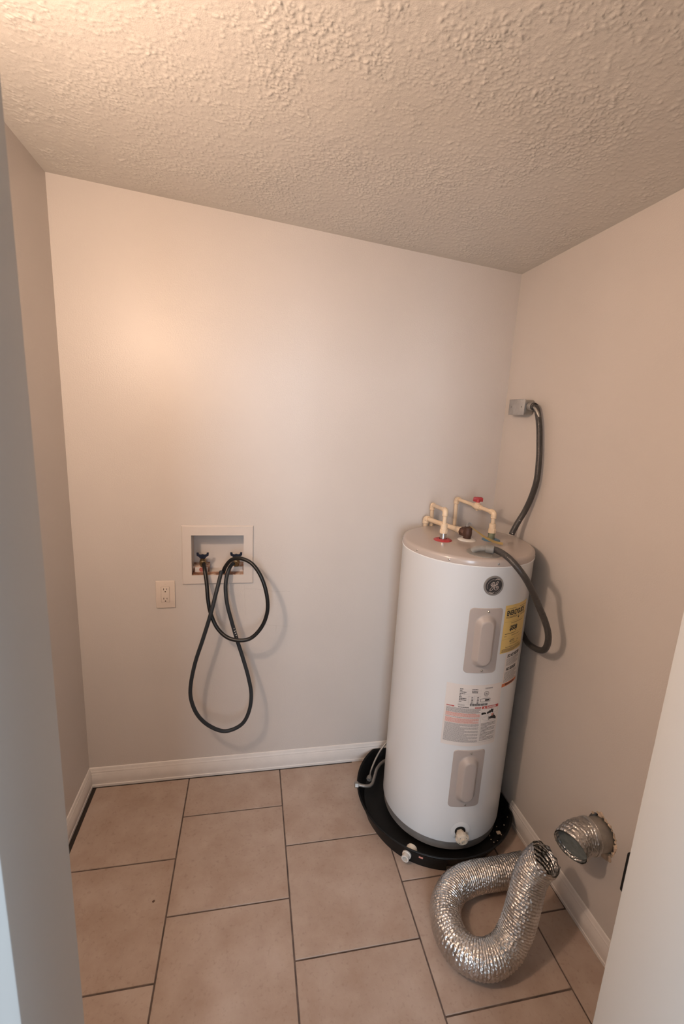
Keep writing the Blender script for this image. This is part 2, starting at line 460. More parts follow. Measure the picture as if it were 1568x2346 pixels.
# ceiling: hand-stippled plaster, real relief
def ceiling():
    st = 0.0022
    x0, x1, y0, y1 = -0.01, 1.88, YF - 0.005, 0.01
    nx = int((x1 - x0) / st); ny = int((y1 - y0) / st)
    H = np.zeros((ny, nx), np.float32)
    def smooth_noise(cell):
        gx = int(nx * st / cell) + 3; gy = int(ny * st / cell) + 3
        g = rng.random((gy, gx)).astype(np.float32)
        X = np.linspace(0, gx - 2.01, nx); Y = np.linspace(0, gy - 2.01, ny)
        xi = X.astype(int); yi = Y.astype(int); fx = X - xi; fy = Y - yi
        fx = fx * fx * (3 - 2 * fx); fy = fy * fy * (3 - 2 * fy)
        a = g[yi][:, xi]; b = g[yi][:, xi + 1]; c = g[yi + 1][:, xi]; d = g[yi + 1][:, xi + 1]
        return (a * (1 - fx) + b * fx) * (1 - fy)[:, None] + (c * (1 - fx) + d * fx) * fy[:, None]
    dens = smooth_noise(0.13) * 0.6 + smooth_noise(0.05) * 0.4
    n = 90000
    px = rng.random(n); py = rng.random(n)
    for i in range(n):
        cx = int(px[i] * nx); cy = int(py[i] * ny)
        dd = dens[min(cy, ny - 1), min(cx, nx - 1)]
        if rng.random() > max(0.0, (dd - 0.38)) * 2.2 + 0.30: continue
        rad = (0.0015 + 0.0026 * rng.random() ** 3.5) / st
        h = (0.0006 + 0.0017 * rng.random() ** 2.4) * (0.5 + dd)
        k = int(rad * 3) + 1
        ya, yb, xa, xb = max(cy - k, 0), min(cy + k + 1, ny), max(cx - k, 0), min(cx + k + 1, nx)
        yy, xx = np.mgrid[ya:yb, xa:xb]
        ang = rng.random() * PI; el = 1 + rng.random() * 0.9
        u = (xx - cx) * math.cos(ang) + (yy - cy) * math.sin(ang); v = -(xx - cx) * math.sin(ang) + (yy - cy) * math.cos(ang)
        g = h * np.exp(-((u / el) ** 2 + v ** 2) / (rad * rad))
        H[ya:yb, xa:xb] = np.maximum(H[ya:yb, xa:xb], g) + 0.25 * np.minimum(H[ya:yb, xa:xb], g)
    H += (smooth_noise(0.011) - 0.5) * 0.0005 + (smooth_noise(0.03) - 0.5) * 0.0008 + (smooth_noise(0.2) - 0.5) * 0.004
    X, Y = np.meshgrid(np.linspace(x0, x1, nx), np.linspace(y0, y1, ny))
    edge = np.minimum(np.minimum(X / 0.05, (xr(0) + 0.023 * (-Y) - X) / 0.05), np.minimum(-Y / 0.04, 1))
    H *= np.clip(edge, 0.15, 1)
    Z = 2.44 - 0.0746 * X + 0.0307 * (-Y) - H
    co = np.stack([X, Y, Z], -1).reshape(-1, 3).astype(np.float32)
    idx = np.arange(nx * ny, dtype=np.int32).reshape(ny, nx)
    q = np.stack([idx[:-1, :-1], idx[1:, :-1], idx[1:, 1:], idx[:-1, 1:]], -1).reshape(-1, 4)
    me = bpy.data.meshes.new('ceiling')
    me.vertices.add(len(co)); me.vertices.foreach_set('co', co.ravel())
    me.loops.add(q.size); me.loops.foreach_set('vertex_index', q.ravel())
    me.polygons.add(len(q)); me.polygons.foreach_set('loop_start', np.arange(0, q.size, 4, dtype=np.int32))
    me.update(); me.validate()
    me.shade_smooth(); me.materials.append(M_ceil)
    o = bpy.data.objects.new('ceiling', me); COL.objects.link(o); o['kind'] = 'structure'
ceiling()

# floor: grout bed with every tile a piece of its own
mb = MB().box((-0.12, YO - 0.9, -0.05), (2.0, 0.11, -0.0035))
floor = mb.build('floor', M_grout, smooth=0, kind='structure')
G = 0.0026
xA, TW, TL = 0.4258, 0.4172, 0.3971
cols = [(0.026, xA, 0.409), (xA, xA + TW, 0.2231), (xA + TW, xA + 2 * TW, 0.4173), (xA + 2 * TW, xA + 3 * TW, 0.2263), (xA + 3 * TW, xA + 4 * TW, 0.409)]
tcache = {}
for ci, (a, b, s) in enumerate(cols):
    j = [-0.008, -s]
    while j[-1] > YO - 0.85: j.append(j[-1] - TL)
    for k in range(len(j) - 1):
        ya, yb = j[k + 1], j[k]
        xb = b
        if ci == 4: xb = min(b, xr((ya + yb) / 2) - 0.008) if yb > YO else b
        lo = Vector((a + G, ya + G, 0)); hi = Vector((xb - G, yb - (G if k else 0), 0)); d = hi - lo
        key = (round(d.x, 4), round(d.y, 4))
        if key not in tcache:
            m_ = MB().box((0, 0, -0.009), (d.x, d.y, 0), bev=0.0012, seg=1)
            t = m_.build('tile', M_tile, parent=floor, smooth=0)
            tcache[key] = t.data
            t.location = lo
        else:
            t = bpy.data.objects.new('tile', tcache[key]); COL.objects.link(t); t.parent = floor; t.location = lo
        t.location.z = -0.0004 * random.random()
# dirty gap along the left baseboard and a line of dust at the back
mb = MB().box((0.012, YF, -0.004), (0.0265, -0.012, -0.0015)).box((0.012, -0.0165, -0.004), (1.2, -0.008, 0.0012))
mb.build('dust_line', M_dust_shade, parent=floor, smooth=0, label='dark dirt in the gap beside the baseboard')

# baseboards: moulded profile
prof = [(0.0, 0.0), (0.0125, 0.0), (0.0125, 0.012), (0.0108, 0.014), (0.0108, 0.022), (0.0120, 0.030), (0.0120, 0.056), (0.0104, 0.060), (0.0106, 0.066),
        (0.0085, 0.070), (0.0088, 0.076), (0.0060, 0.081), (0.0058, 0.087), (0.0035, 0.092), (0.0, 0.094)]
def board(name, p0, p1, inward, mit0=0.0, mit1=0.0, **k):
    p0 = Vector(p0); p1 = Vector(p1); d = (p1 - p0).normalized(); n_ = Vector(inward)
    N = 24; vs = []; fs = []; m = len(prof)
    for i in range(N + 1):
        t = i / N
        for (o_, z) in prof:
            e0 = mit0 * o_; e1 = mit1 * o_
            q = p0 + d * e0 + (p1 - d * e1 - p0 - d * e0) * t
            w = 0.0009 * noise.noise(Vector((t * 9, z * 30, 1.3))) * (1 if o_ > 0 else 0)
            vs.append(q + n_ * (o_ + w) + Vector((0, 0, z + 0.0006)))
    for i in range(N):
        for j in range(m - 1):
            fs.append((i * m + j, i * m + j + 1, (i + 1) * m + j + 1, (i + 1) * m + j))
    fs.append(tuple(range(m))); fs.append(tuple(N * m + j for j in range(m - 1, -1, -1)))
    return MB().add(vs, fs).build(name, M_trim, smooth=30, kind='structure', **k)
board('baseboard_back', (0, 0, 0), (W, 0, 0), (0, -1, 0), mit0=1)
board('baseboard_left', (0, 0, 0), (0, YF, 0), (1, 0, 0), mit0=1)
board('baseboard_right', (xr(-0.430), -0.430, 0), (xr(YF), YF, 0), (-1, -0.023, 0))

# ------------------------------------------------------------------ water heater
TC = Vector((1.535, -0.306, 0)); TR = 0.2505
heater = thing('water_heater', 'tall white cylindrical electric water heater with beige lid standing in black pan', 'water heater', (TC.x, TC.y, 0.018))
Z0, Z1 = 0.056, 1.2035
mb = MB()
mb.lathe([(TR - 0.004, Z0), (TR, Z0 + 0.004), (TR, Z1 - 0.010), (TR + 0.0022, Z1 - 0.006), (TR + 0.0026, Z1 - 0.002), (TR + 0.0006, Z1)], TC, seg=160)
body = mb.build('tank_body', M_white_enamel, heater, label='glossy white tank shell')
MB().lathe([(TR - 0.012, 0.018), (TR - 0.006, 0.020), (TR - 0.004, 0.050), (TR - 0.001, Z0)], TC, seg=120).build('base_ring', M_base, heater, label='dull grey bottom rim of the tank')
ZL = 1.2285
mb = MB()
mb.lathe([(TR + 0.0002, Z1 - 0.001), (TR + 0.0016, Z1 + 0.001), (TR + 0.0012, ZL - 0.010), (TR - 0.001, ZL - 0.0045), (TR - 0.006, ZL - 0.001), (TR - 0.012, ZL), (0.10, ZL), (0.0001, ZL)], TC, seg=160, cap=False)
lid = mb.build('tank_lid', M_lid, heater, label='glossy beige lid')

def onT(th, z, r=TR):
    a = R(th); return Vector((TC.x + r * math.cos(a), TC.y + r * math.sin(a), z))
def radial(th): a = R(th); return Vector((math.cos(a), math.sin(a), 0))
# screws round the lid edge
for th in (-161, -129.5, -91, -73, -40, -10, 40, 100, 160):
    MB().lathe([(0.0034, -0.001), (0.0034, 0.0012), (0.0018, 0.0024), (0.0001, 0.0026)], onT(th, 1.2135, TR + 0.001), radial(th), seg=12, cap=False).build('screw', M_steel, lid)

# curved access covers with a raised dome
def cover(zc_, half_h, thc, half_w_deg, name):
    nu, nv = 48, 84; hw = R(half_w_deg) * TR; vs = []; fs = []
    def sd_round(u, v, a, b, r):
        qx, qy = abs(u) - a + r, abs(v) - b + r
        return math.hypot(max(qx, 0), max(qy, 0)) + min(max(qx, qy), 0) - r
    for j in range(nv + 1):
        for i in range(nu + 1):
            u = (i / nu * 2 - 1) * hw; v = (j / nv * 2 - 1) * half_h
            # pull the grid corners in to round the plate
            rc = 0.016
            cu, cv = max(abs(u) - (hw - rc), 0), max(abs(v) - (half_h - rc), 0)
            if cu > 0 and cv > 0:
                mx_ = max(cu, cv); ln = math.hypot(cu, cv); k = mx_ / ln
                u = math.copysign(hw - rc + cu * k, u); v = math.copysign(half_h - rc + cv * k, v)
            d = sd_round(u, v, 0.039, half_h - 0.025, 0.039)
            t = min(max(-d / 0.019, 0), 1); t = 0.5 * t + 0.5 * t * t * (3 - 2 * t)
            h = 0.0022 + t * 0.019
            if i in (0, nu) or j in (0, nv): h = -0.0005
            th = thc + math.degrees(u / TR)
            vs.append(onT(th, zc_ + v, TR + h))
    for j in range(nv):
        for i in range(nu):
            a = j * (nu + 1) + i
            fs.append((a, a + 1, a + nu + 2, a + nu + 1))
    c = MB().add(vs, fs).build(name, M_panel, heater, smooth=28)
    for s in (1, -1):
        MB().lathe([(0.0042, 0), (0.0042, 0.0012), (0.0025, 0.0030), (0.0001, 0.0034)], onT(thc + 1.0, zc_ + s * (half_h - 0.013), TR + 0.0021), radial(thc), seg=14, cap=False).build('screw', M_steel, c)
    return c
cover(0.925, 0.1265, -95.3, 14.2, 'access_cover')['label'] = 'upper beige access cover on the tank'
cover(0.352, 0.1275, -94.8, 14.4, 'access_cover')['label'] = 'lower beige access cover on the tank'

# printing on the shell: flat drawings wrapped on the cylinder
class Wrap:
    def __init__(s, thc, zc_, mats):
        s.t = thc; s.z = zc_; s.mats = mats; s.mb = MB()
    def P(s, u, v, h): return onT(s.t + math.degrees(u / TR), s.z + v, TR + h)
    def rect(s, u0, v0, u1, v1, mi, h):
        n = max(1, int(abs(u1 - u0) / 0.006) + 1); vs = []; fs = []
        for i in range(n + 1):
            u = u0 + (u1 - u0) * i / n
            vs += [s.P(u, v0, h), s.P(u, v1, h)]
        for i in range(n): fs.append((2 * i, 2 * i + 2, 2 * i + 3, 2 * i + 1))
        s.mb.add(vs, fs, mi)
    def slab(s, u0, v0, u1, v1, mi, h):
        n = max(2, int(abs(u1 - u0) / 0.006) + 1); vs = []; fs = []
        for i in range(n + 1):
            u = u0 + (u1 - u0) * i / n
            vs += [s.P(u, v0, 0), s.P(u, v0, h), s.P(u, v1, h), s.P(u, v1, 0)]
        for i in range(n):
            for k in range(3): fs.append((4 * i + k, 4 * i + 4 + k, 4 * i + 5 + k, 4 * i + k + 1))
        s.mb.add(vs, fs, mi)
    def poly(s, pts, mi, h):
        s.mb.add([s.P(u, v, h) for u, v in pts], [tuple(range(len(pts)))], mi)
    def stroke(s, pts, w, mi, h, step=0.0008):
        P = spline([(u, v, 0) for u, v in pts], step)
        vs = []; fs = []; n = len(P)
        for i in range(n):
            T_ = (P[min(i + 1, n - 1)] - P[max(i - 1, 0)]).normalized()
            N_ = Vector((-T_.y, T_.x, 0))
            ww = w(i / (n - 1)) if callable(w) else w
            a = P[i] + N_ * ww / 2; b = P[i] - N_ * ww / 2
            vs += [s.P(a.x, a.y, h), s.P(b.x, b.y, h)]
        for i in range(n - 1): fs.append((2 * i, 2 * i + 2, 2 * i + 3, 2 * i + 1))
        s.mb.add(vs, fs, mi)
    def disc(s, u, v, r, mi, h, n=40, r0=0.0):
        if r0 <= 0:
            s.mb.add([s.P(u, v, h)] + [s.P(u + r * math.cos(2 * PI * k / n), v + r * math.sin(2 * PI * k / n), h) for k in range(n)],
                     [(0, 1 + k, 1 + (k + 1) % n) for k in range(n)], mi)
        else:
            s.mb.add([s.P(u + q * math.cos(2 * PI * k / n), v + q * math.sin(2 * PI * k / n), h) for q in (r0, r) for k in range(n)],
                     [(k, (k + 1) % n, n + (k + 1) % n, n + k) for k in range(n)], mi)
    def text(s, txt, u, v, size, mi, h, sx=1.0, bold=0.0, align='LEFT', slant=0.0):
        c = bpy.data.curves.new('txt', 'FONT'); c.body = txt; c.size = size; c.offset = bold; c.align_x = align; c.resolution_u = 3; c.shear = slant
        o = bpy.data.objects.new('txt', c); COL.objects.link(o)
        dg = bpy.context.evaluated_depsgraph_get(); dg.update()
        me = bpy.data.meshes.new_from_object(o.evaluated_get(dg))
        vs = [s.P(u + p.co.x * sx, v + p.co.y, h) for p in me.vertices]
        fs = [tuple(f.vertices) for f in me.polygons]
        s.mb.add(vs, fs, mi)
        bpy.data.objects.remove(o); bpy.data.curves.remove(c); bpy.data.meshes.remove(me)
    def fine(s, u0, u1, v0, v1, rows, mi, h, fill=0.55, last=0.6, jit=0.25):
        p = (v1 - v0) / rows
        for k in range(rows):
            a = v1 - p * (k + 1) + p * (1 - fill) / 2
            e = u1 if (k % 4 != 3) else u0 + (u1 - u0) * (last + jit * random.random())
            u = u0
            while u < e - 0.001:
                w = min(0.0016 + 0.005 * random.random(), e - u)
                s.rect(u, a, u + w, a + p * fill, mi, h); u += w + 0.0009
    def build(s, name, parent, **k): return s.mb.build(name, s.mats, parent, smooth=60, **k)

# yellow energy label
w_ = Wrap(-63.5, 0.9625, [M_yellow]); w_.slab(-0.067, -0.0935, 0.067, 0.0935, 0, 0.0004)
yl = w_.build('energy_label', heater, label='yellow label wrapped on the right of the tank')
w_ = Wrap(-63.5, 0.9625, [M_ink, M_inkbrown]); h = 0.0006
w_.text('ENERGYGUIDE', -0.058, 0.0545, 0.0262, 0, h, sx=0.60, bold=0.0012)
w_.stroke([(0.010, 0.052), (0.010, 0.040)], 0.0022, 0, h); w_.poly([(0.004, 0.042), (0.016, 0.042), (0.010, 0.034)], 0, h)
w_.fine(-0.060, -0.012, 0.0780, 0.0815, 1, 1, h); w_.fine(0.012, 0.060, 0.0780, 0.0815, 1, 1, h)
w_.fine(-0.058, 0.0, 0.0430, 0.0510, 2, 1, h); w_.fine(0.020, 0.060, 0.0430, 0.0510, 2, 1, h)
w_.rect(-0.064, 0.0285, 0.064, 0.0289, 1, h); w_.fine(-0.030, 0.045, 0.021, 0.0245, 1, 1, h)
w_.text('$508', -0.034, -0.0060, 0.0250, 0, h, sx=0.85, bold=0.0012)
w_.poly([(-0.001, -0.009), (0.005, -0.009), (0.002, -0.015)], 0, h)
w_.rect(-0.055, -0.0190, 0.002, -0.0172, 0, h); w_.rect(-0.055, -0.0184, 0.055, -0.0180, 1, h)
w_.fine(-0.057, -0.045, -0.0290, -0.0255, 1, 1, h); w_.fine(-0.020, 0.030, -0.0290, -0.0255, 1, 1, h)
w_.rect(-0.064, -0.0390, 0.064, -0.0386, 1, h)
w_.text('4773', -0.026, -0.0560, 0.0170, 0, h, sx=0.85, bold=0.0002); w_.text('kWh', 0.018, -0.0550, 0.0070, 1, h)
w_.fine(-0.022, 0.026, -0.0630, -0.0595, 1, 1, h)
w_.text('Your cost will depend on your utility rates and use.', -0.044, -0.0735, 0.0058, 0, h, sx=0.72, bold=0.0001)
w_.fine(-0.060, 0.055, -0.0905, -0.0770, 4, 1, h)
w_.build('label_print', yl)
# white return notice below it
w_ = Wrap(-61.0, 0.800, [M_labelw, M_inko]); w_.slab(-0.046, -0.060, 0.054, 0.068, 0, 0.0003); w_.slab(-0.046, -0.0735, 0.054, -0.060, 1, 0.0004)
rl = w_.build('return_notice_label', heater, label='white notice with orange bottom strip')
w_ = Wrap(-61.0, 0.800, [M_ink, M_inkg, M_labelw]); h = 0.0006
w_.text('DO NOT RETURN', -0.036, 0.0465, 0.0165, 0, h, sx=0.60, bold=0.0009)
w_.fine(-0.038, 0.048, 0.0110, 0.0420, 7, 1, h); w_.text('NO REGRESE', -0.034, -0.0080, 0.0165, 0, h, sx=0.66, bold=0.0009)
w_.fine(-0.040, 0.048, -0.0570, -0.0130, 9, 1, h); w_.fine(-0.028, 0.034, -0.0705, -0.0630, 1, 0, h, fill=0.8)
w_.build('label_print', rl)
# large rating and warning label: u 0 is theta -96.7
w_ = Wrap(-96.6, 0.622, [M_labelw]); w_.slab(-0.107, -0.126, 0.110, 0.129, 0, 0.0003)
wl = w_.build('warning_label', heater, label='white rating plate and warning sticker')
w_ = Wrap(-96.6, 0.622, [M_ink, M_inkg, M_inkr, M_inkp, M_labelw]); h = 0.0006
# rating table
for k in range(10):
    v = 0.109 - 0.0064 * k
    w_.rect(-0.060, v, 0.022, v + 0.0003, 1, h)
    w_.fine(-0.058, -0.058 + (0.012, 0.010, 0.024, 0.020, 0.006, 0.008, 0.026, 0.026, 0.010, 0.0)[k], v + 0.0010, v + 0.0044, 1, 0, h, fill=0.8)
    if k < 3: w_.fine(-0.014, 0.008, v + 0.0010, v + 0.0044, 1, 0, h, fill=0.85)
    elif 4 < k: w_.fine(-0.014, -0.007, v + 0.0010, v + 0.0044, 1, 0, h, fill=0.9); w_.fine(0.008, 0.015, v + 0.0010, v + 0.0044, 1, 0, h, fill=0.9)
for u in (-0.0235, -0.0040): w_.rect(u, 0.0515, u + 0.0005, 0.088, 1, h)
w_.fine(-0.060, -0.036, 0.0425, 0.0500, 2, 1, h)
w_.disc(0.043, 0.0935, 0.0098, 0, h, r0=0.0084); w_.text('UL', 0.043, 0.0895, 0.0105, 0, h, sx=0.8, bold=0.0003, align='CENTER')
w_.fine(0.036, 0.050, 0.0790, 0.0815, 1, 1, h); w_.fine(0.036, 0.066, 0.1120, 0.1180, 1, 1, h, fill=0.9)
w_.stroke([(0.022, 0.066), (0.024, 0.0725), (0.058, 0.0725), (0.060, 0.066), (0.058, 0.0605), (0.024, 0.0605), (0.022, 0.066)], 0.0014, 0, h)
w_.rect(0.040, 0.0635, 0.057, 0.0700, 0, h)
u = -0.016
while u < 0.052:
    k = 0.0008 + 0.0018 * random.random(); w_.rect(u, 0.044, u + k, 0.0535, 0, h); u += k + 0.0010
# warning text block
for (a, b, v0, v1, c) in ((-0.100, 0.028, 0.0130, 0.0330, 1), (-0.100, 0.028, -0.0030, 0.0090, 3), (-0.100, 0.010, 0.0085, 0.0125, 3), (-0.100, 0.028, -0.0080, -0.0045, 1), (-0.100, 0.025, -0.0300, -0.0100, 3)):
    w_.fine(a, b, v0, v1, max(1, round((v1 - v0) / 0.0036)), c, h, fill=0.72, last=0.75)
w_.fine(-0.100, 0.028, -0.1100, -0.0320, 23, 1, h, fill=0.66, last=0.35, jit=0.5)
w_.rect(-0.100, 0.0360, -0.072, 0.0405, 2, h); w_.rect(0.004, 0.0335, 0.028, 0.0385, 2, h); w_.text('WARNING', -0.099, 0.0370, 0.0036, 4, 0.0008); w_.text('CAUTION', 0.006, 0.0345, 0.0040, 4, 0.0008)
w_.fine(-0.058, -0.018, 0.0355, 0.0390, 1, 0, h, fill=0.8)
# danger block
w_.rect(0.032, 0.0300, 0.104, 0.0410, 2, h); w_.text('DANGER', 0.051, 0.0322, 0.0098, 4, 0.0008, bold=0.0004, sx=1.05)
w_.poly([(0.037, 0.0322), (0.047, 0.0322), (0.042, 0.0392)], 4, 0.0008)
for (a, b, c, d) in ((0.032, -0.1105, 0.0326, 0.030), (0.1034, -0.1105, 0.104, 0.030), (0.032, -0.1110, 0.104, -0.1105)): w_.rect(a, b, c, d, 1, h)
for (u, v, r) in ((0.037, 0.010, 0.0050), (0.043, 0.011, 0.0045), (0.049, 0.0105, 0.0035), (0.060, 0.012, 0.0050), (0.068, 0.015, 0.0060), (0.076, 0.017, 0.0050), (0.080, 0.021, 0.0035), (0.074, 0.023, 0.0032)): w_.disc(u, v, r, 0, h, n=18)
w_.stroke([(0.080, 0.019), (0.081, 0.010)], 0.0045, 0, h)
w_.disc(0.081, 0.001, 0.0060, 3, h, n=18)
w_.poly([(0.066, -0.010), (0.075, -0.004), (0.085, 0.000), (0.094, -0.006), (0.100, -0.014), (0.100, -0.022), (0.092, -0.019), (0.080, -0.015)], 0, 0.0007)
for (a, b) in (((0.078, -0.010), (0.063, -0.007)), ((0.078, -0.012), (0.062, -0.012)), ((0.080, -0.014), (0.064, -0.017)), ((0.083, -0.002), (0.088, 0.004))): w_.stroke([a, b], 0.0026, 0, h)
w_.stroke([(0.033, -0.006), (0.060, 0.003), (0.102, 0.012)], 0.0006, 1, h)
w_.stroke([(0.100, -0.024), (0.075, -0.024), (0.045, -0.016), (0.038, -0.010), (0.052, -0.004), (0.066, 0.001)], 0.0007, 1, h)
w_.fine(0.036, 0.100, -0.1050, -0.0290, 15, 0, h, fill=0.34, last=0.3, jit=0.3)
w_.build('label_print', wl)

# round maker's badge with script monogram
w_ = Wrap(-92.7, 1.1350, [M_badgering, M_badge]); RB = 0.0365
bd = MB()
nb = 64
rings = [(RB, 0.0002), (RB - 0.0010, 0.0030), (RB * 0.82, 0.0032), (RB * 0.795, 0.0024), (RB * 0.76, 0.0024)]
vs = [w_.P(r * math.cos(2 * PI * k / nb), r * math.sin(2 * PI * k / nb), hh) for r, hh in rings for k in range(nb)] + [w_.P(0, 0, 0.0024)]
fs = [(i * nb + k, i * nb + (k + 1) % nb, (i + 1) * nb + (k + 1) % nb, (i + 1) * nb + k) for i in range(len(rings) - 1) for k in range(nb)]
w_.mb.add(vs[:-1], fs[:3 * nb], 0)
w_.mb.add(vs, fs[3 * nb:] + [((len(rings) - 1) * nb + k, (len(rings) - 1) * nb + (k + 1) % nb, len(vs) - 1) for k in range(nb)], 1)
for i in range(nb * 2, nb * 3): w_.mb.m[i] = 1
badge = w_.build('badge', heater, label='round dark badge with grey rim and a script monogram')
w_ = Wrap(-92.7, 1.1350, [M_badgeline])
def B(x, y): return ((x - 705) / 530 * RB, ((965 - y) / 535 + (x - 705) * 0.00012) * RB)
hb = 0.0030
sw = 0.0019
w_.stroke([B(*p) for p in ((612, 905), (560, 925), (522, 895), (540, 855), (590, 800), (650, 752), (705, 780), (700, 850), (650, 930), (610, 900), (625, 830), (668, 778))], sw, 0, hb)
w_.stroke([B(*p) for p in ((735, 880), (700, 950), (640, 985), (570, 1070), (505, 1150), (520, 1205), (580, 1205), (650, 1130), (690, 1030), (700, 950))], sw, 0, hb)
w_.stroke([B(*p) for p in ((540, 930), (600, 975), (690, 960), (790, 905), (850, 905), (905, 925))], sw, 0, hb)
w_.stroke([B(*p) for p in ((820, 905), (795, 850), (820, 780), (875, 738), (905, 775), (880, 850), (820, 915), (755, 985), (725, 1080), (765, 1165), (850, 1185), (930, 1125), (940, 1040), (890, 985), (832, 1000), (815, 1055), (850, 1095), (885, 1055), (870, 1025))], sw, 0, hb)
sweep = lambda t: 0.0004 + 0.0030 * math.sin(PI * t) ** 1.5
w_.stroke([B(*p) for p in ((690, 665), (760, 625), (840, 605), (930, 635), (1015, 690))], sweep, 0, hb)
w_.stroke([B(*p) for p in ((430, 1255), (520, 1315), (620, 1345), (700, 1335), (755, 1275))], sweep, 0, hb)
w_.stroke([B(*p) for p in ((1020, 1170), (975, 1250), (890, 1315), (790, 1350))], 0.0009, 0, hb)
w_.stroke([B(*p) for p in ((365, 1110), (345, 960), (400, 790), (520, 660), (680, 600))], 0.0009, 0, hb)
w_.build('monogram', badge, label='pale script monogram and swooshes')

# drain valve in its dimple
dth = -95.2
dv = MB()
ax = radial(dth) + Vector((0, 0, -0.06)); ax.normalize()
o_ = onT(dth, 0.1085, TR - 0.004)
dv.lathe([(0.0145, 0.0), (0.0150, 0.012), (0.0190, 0.014), (0.0195, 0.022), (0.0240, 0.024), (0.0255, 0.028), (0.0245, 0.037), (0.0205, 0.040), (0.0120, 0.041), (0.0120, 0.047), (0.0072, 0.047), (0.0072, 0.038), (0.0001, 0.038)], o_, ax, seg=48, cap=False,
         shape=lambda a: 1 + 0.05 * math.copysign(1, math.sin(a * 6)))
dvo = dv.build('drain_valve', M_ivory, heater, label='cream plastic drain valve low on the front')
MB().lathe([(0.0215, -0.0005), (0.0215, 0.0012), (0.0190, 0.0014), (0.0185, 0.0006), (0.0001, 0.0006)], onT(dth, 0.1130, TR), radial(dth), seg=40, cap=False).build('valve_opening', M_matteblack, dvo)
MB().lathe([(0.040, 0.0001), (0.035, 0.0014), (0.028, 0.0022), (0.0225, 0.0020), (0.0215, 0.0006)], onT(dth, 0.116, TR), radial(dth), seg=56, cap=False).build('valve_collar', M_white_enamel, heater)
for k in range(4):
    a = PI / 4 + k * PI / 2
    side = ax.cross(Vector((0, 0, 1))).normalized(); upv = side.cross(ax)
    c = o_ + ax * 0.0402 + (side * math.cos(a) + upv * math.sin(a)) * 0.0170
    MB().lathe([(0.0016, -0.001), (0.0016, 0.0006), (0.0001, 0.0006)], c, ax, seg=10, cap=False).build('valve_notch', M_slot, dvo)

# rings and nipples on the lid
NIP = {'red': (1.433, -0.303), 'mid': (1.535, -0.302), 'blue': (1.637, -0.306)}
def ring(name, xy, m, lab):
    MB().lathe([(0.036, 0.0002), (0.0345, 0.0022), (0.026, 0.0060), (0.0165, 0.0072), (0.0150, 0.0060)], (xy[0], xy[1], ZL), seg=56, cap=False).build(name, m, heater, label=lab)
    MB().lathe([(0.016, 0.0005), (0.016, 0.0050), (0.0001, 0.0050)], (xy[0], xy[1], ZL), seg=32, cap=False).build('ring_hole', M_matteblack, heater)
ring('collar_ring', NIP['red'], M_red, 'red ring round the hot water outlet')
ring('collar_ring', NIP['mid'], M_pvc, 'white ring round the relief valve')
ring('collar_ring', NIP['blue'], M_blue, 'blue ring round the cold water inlet')
MB().lathe([(0.0128, 0.004), (0.0128, 0.030)], (*NIP['red'], ZL), seg=32).build('nipple', M_steel, heater, label='bright steel nipple')
MB().lathe([(0.0128, 0.004), (0.0128, 0.010), (0.0134, 0.012), (0.0122, 0.018), (0.0134, 0.024), (0.0128, 0.032)], (*NIP['blue'], ZL), seg=32).build('nipple', M_green, heater, label='tarnished green nipple')
# temperature and pressure relief valve
mx_, my_ = NIP['mid']
rv = MB().lathe([(0.0135, 0.004), (0.0150, 0.007), (0.0150, 0.013), (0.0170, 0.019), (0.0178, 0.030), (0.0162, 0.038), (0.0170, 0.044), (0.0168, 0.050), (0.010, 0.054), (0.0001, 0.055)], (mx_, my_, ZL), seg=40, cap=False)
rdir = (Vector((1.493, -0.16, 1.262)) - Vector((mx_, my_, ZL + 0.026))).normalized()
rv.lathe([(0.011, 0.0), (0.0165, 0.014), (0.0185, 0.018), (0.0185, 0.032), (0.0160, 0.033)], (mx_, my_, ZL + 0.026), rdir, seg=8)
relief = rv.build('relief_valve', M_bronze, heater, label='brown bronze relief valve')
MB().tube(spline([(mx_ - 0.004, my_ + 0.002, ZL + 0.053), (mx_ - 0.006, my_, ZL + 0.062), (mx_ + 0.004, my_, ZL + 0.070), (mx_ + 0.012, my_ - 0.004, ZL + 0.064)], 0.003), 0.0022, seg=8).box((mx_ - 0.009, my_ - 0.004, ZL + 0.052), (mx_ + 0.002, my_ + 0.004, ZL + 0.064), bev=0.001).build('test_lever', M_galv, relief)
tg = MB()
tp = spline([(mx_ + 0.006, my_ - 0.006, ZL + 0.056), (1.556, -0.335, 1.272), (1.585, -0.356, 1.252), (1.612, -0.374, 1.241), (1.640, -0.390, 1.2365)], 0.004)
vs = []; fs = []
for i, p in enumerate(tp):
    t = i / (len(tp) - 1); hw = 0.003 + 0.010 * min(1, t * 1.6); s_ = Vector((0.55, 0.83, 0.10)).normalized()
    for q, e in ((p + s_ * hw, 0.0004), (p - s_ * hw, 0.0004), (p - s_ * hw, -0.0004), (p + s_ * hw, -0.0004)): vs.append(q + Vector((0, 0, e)))
for i in range(len(tp) - 1):
    for k in range(4): fs.append((4 * i + k, 4 * i + (k + 1) % 4, 4 * i + 4 + (k + 1) % 4, 4 * i + 4 + k))
fs += [(0, 1, 2, 3), tuple(len(vs) - 4 + k for k in (3, 2, 1, 0))]
tg.add(vs, fs).build('hang_tag', M_tag, relief, label='yellow plastic tag hanging from the relief valve')
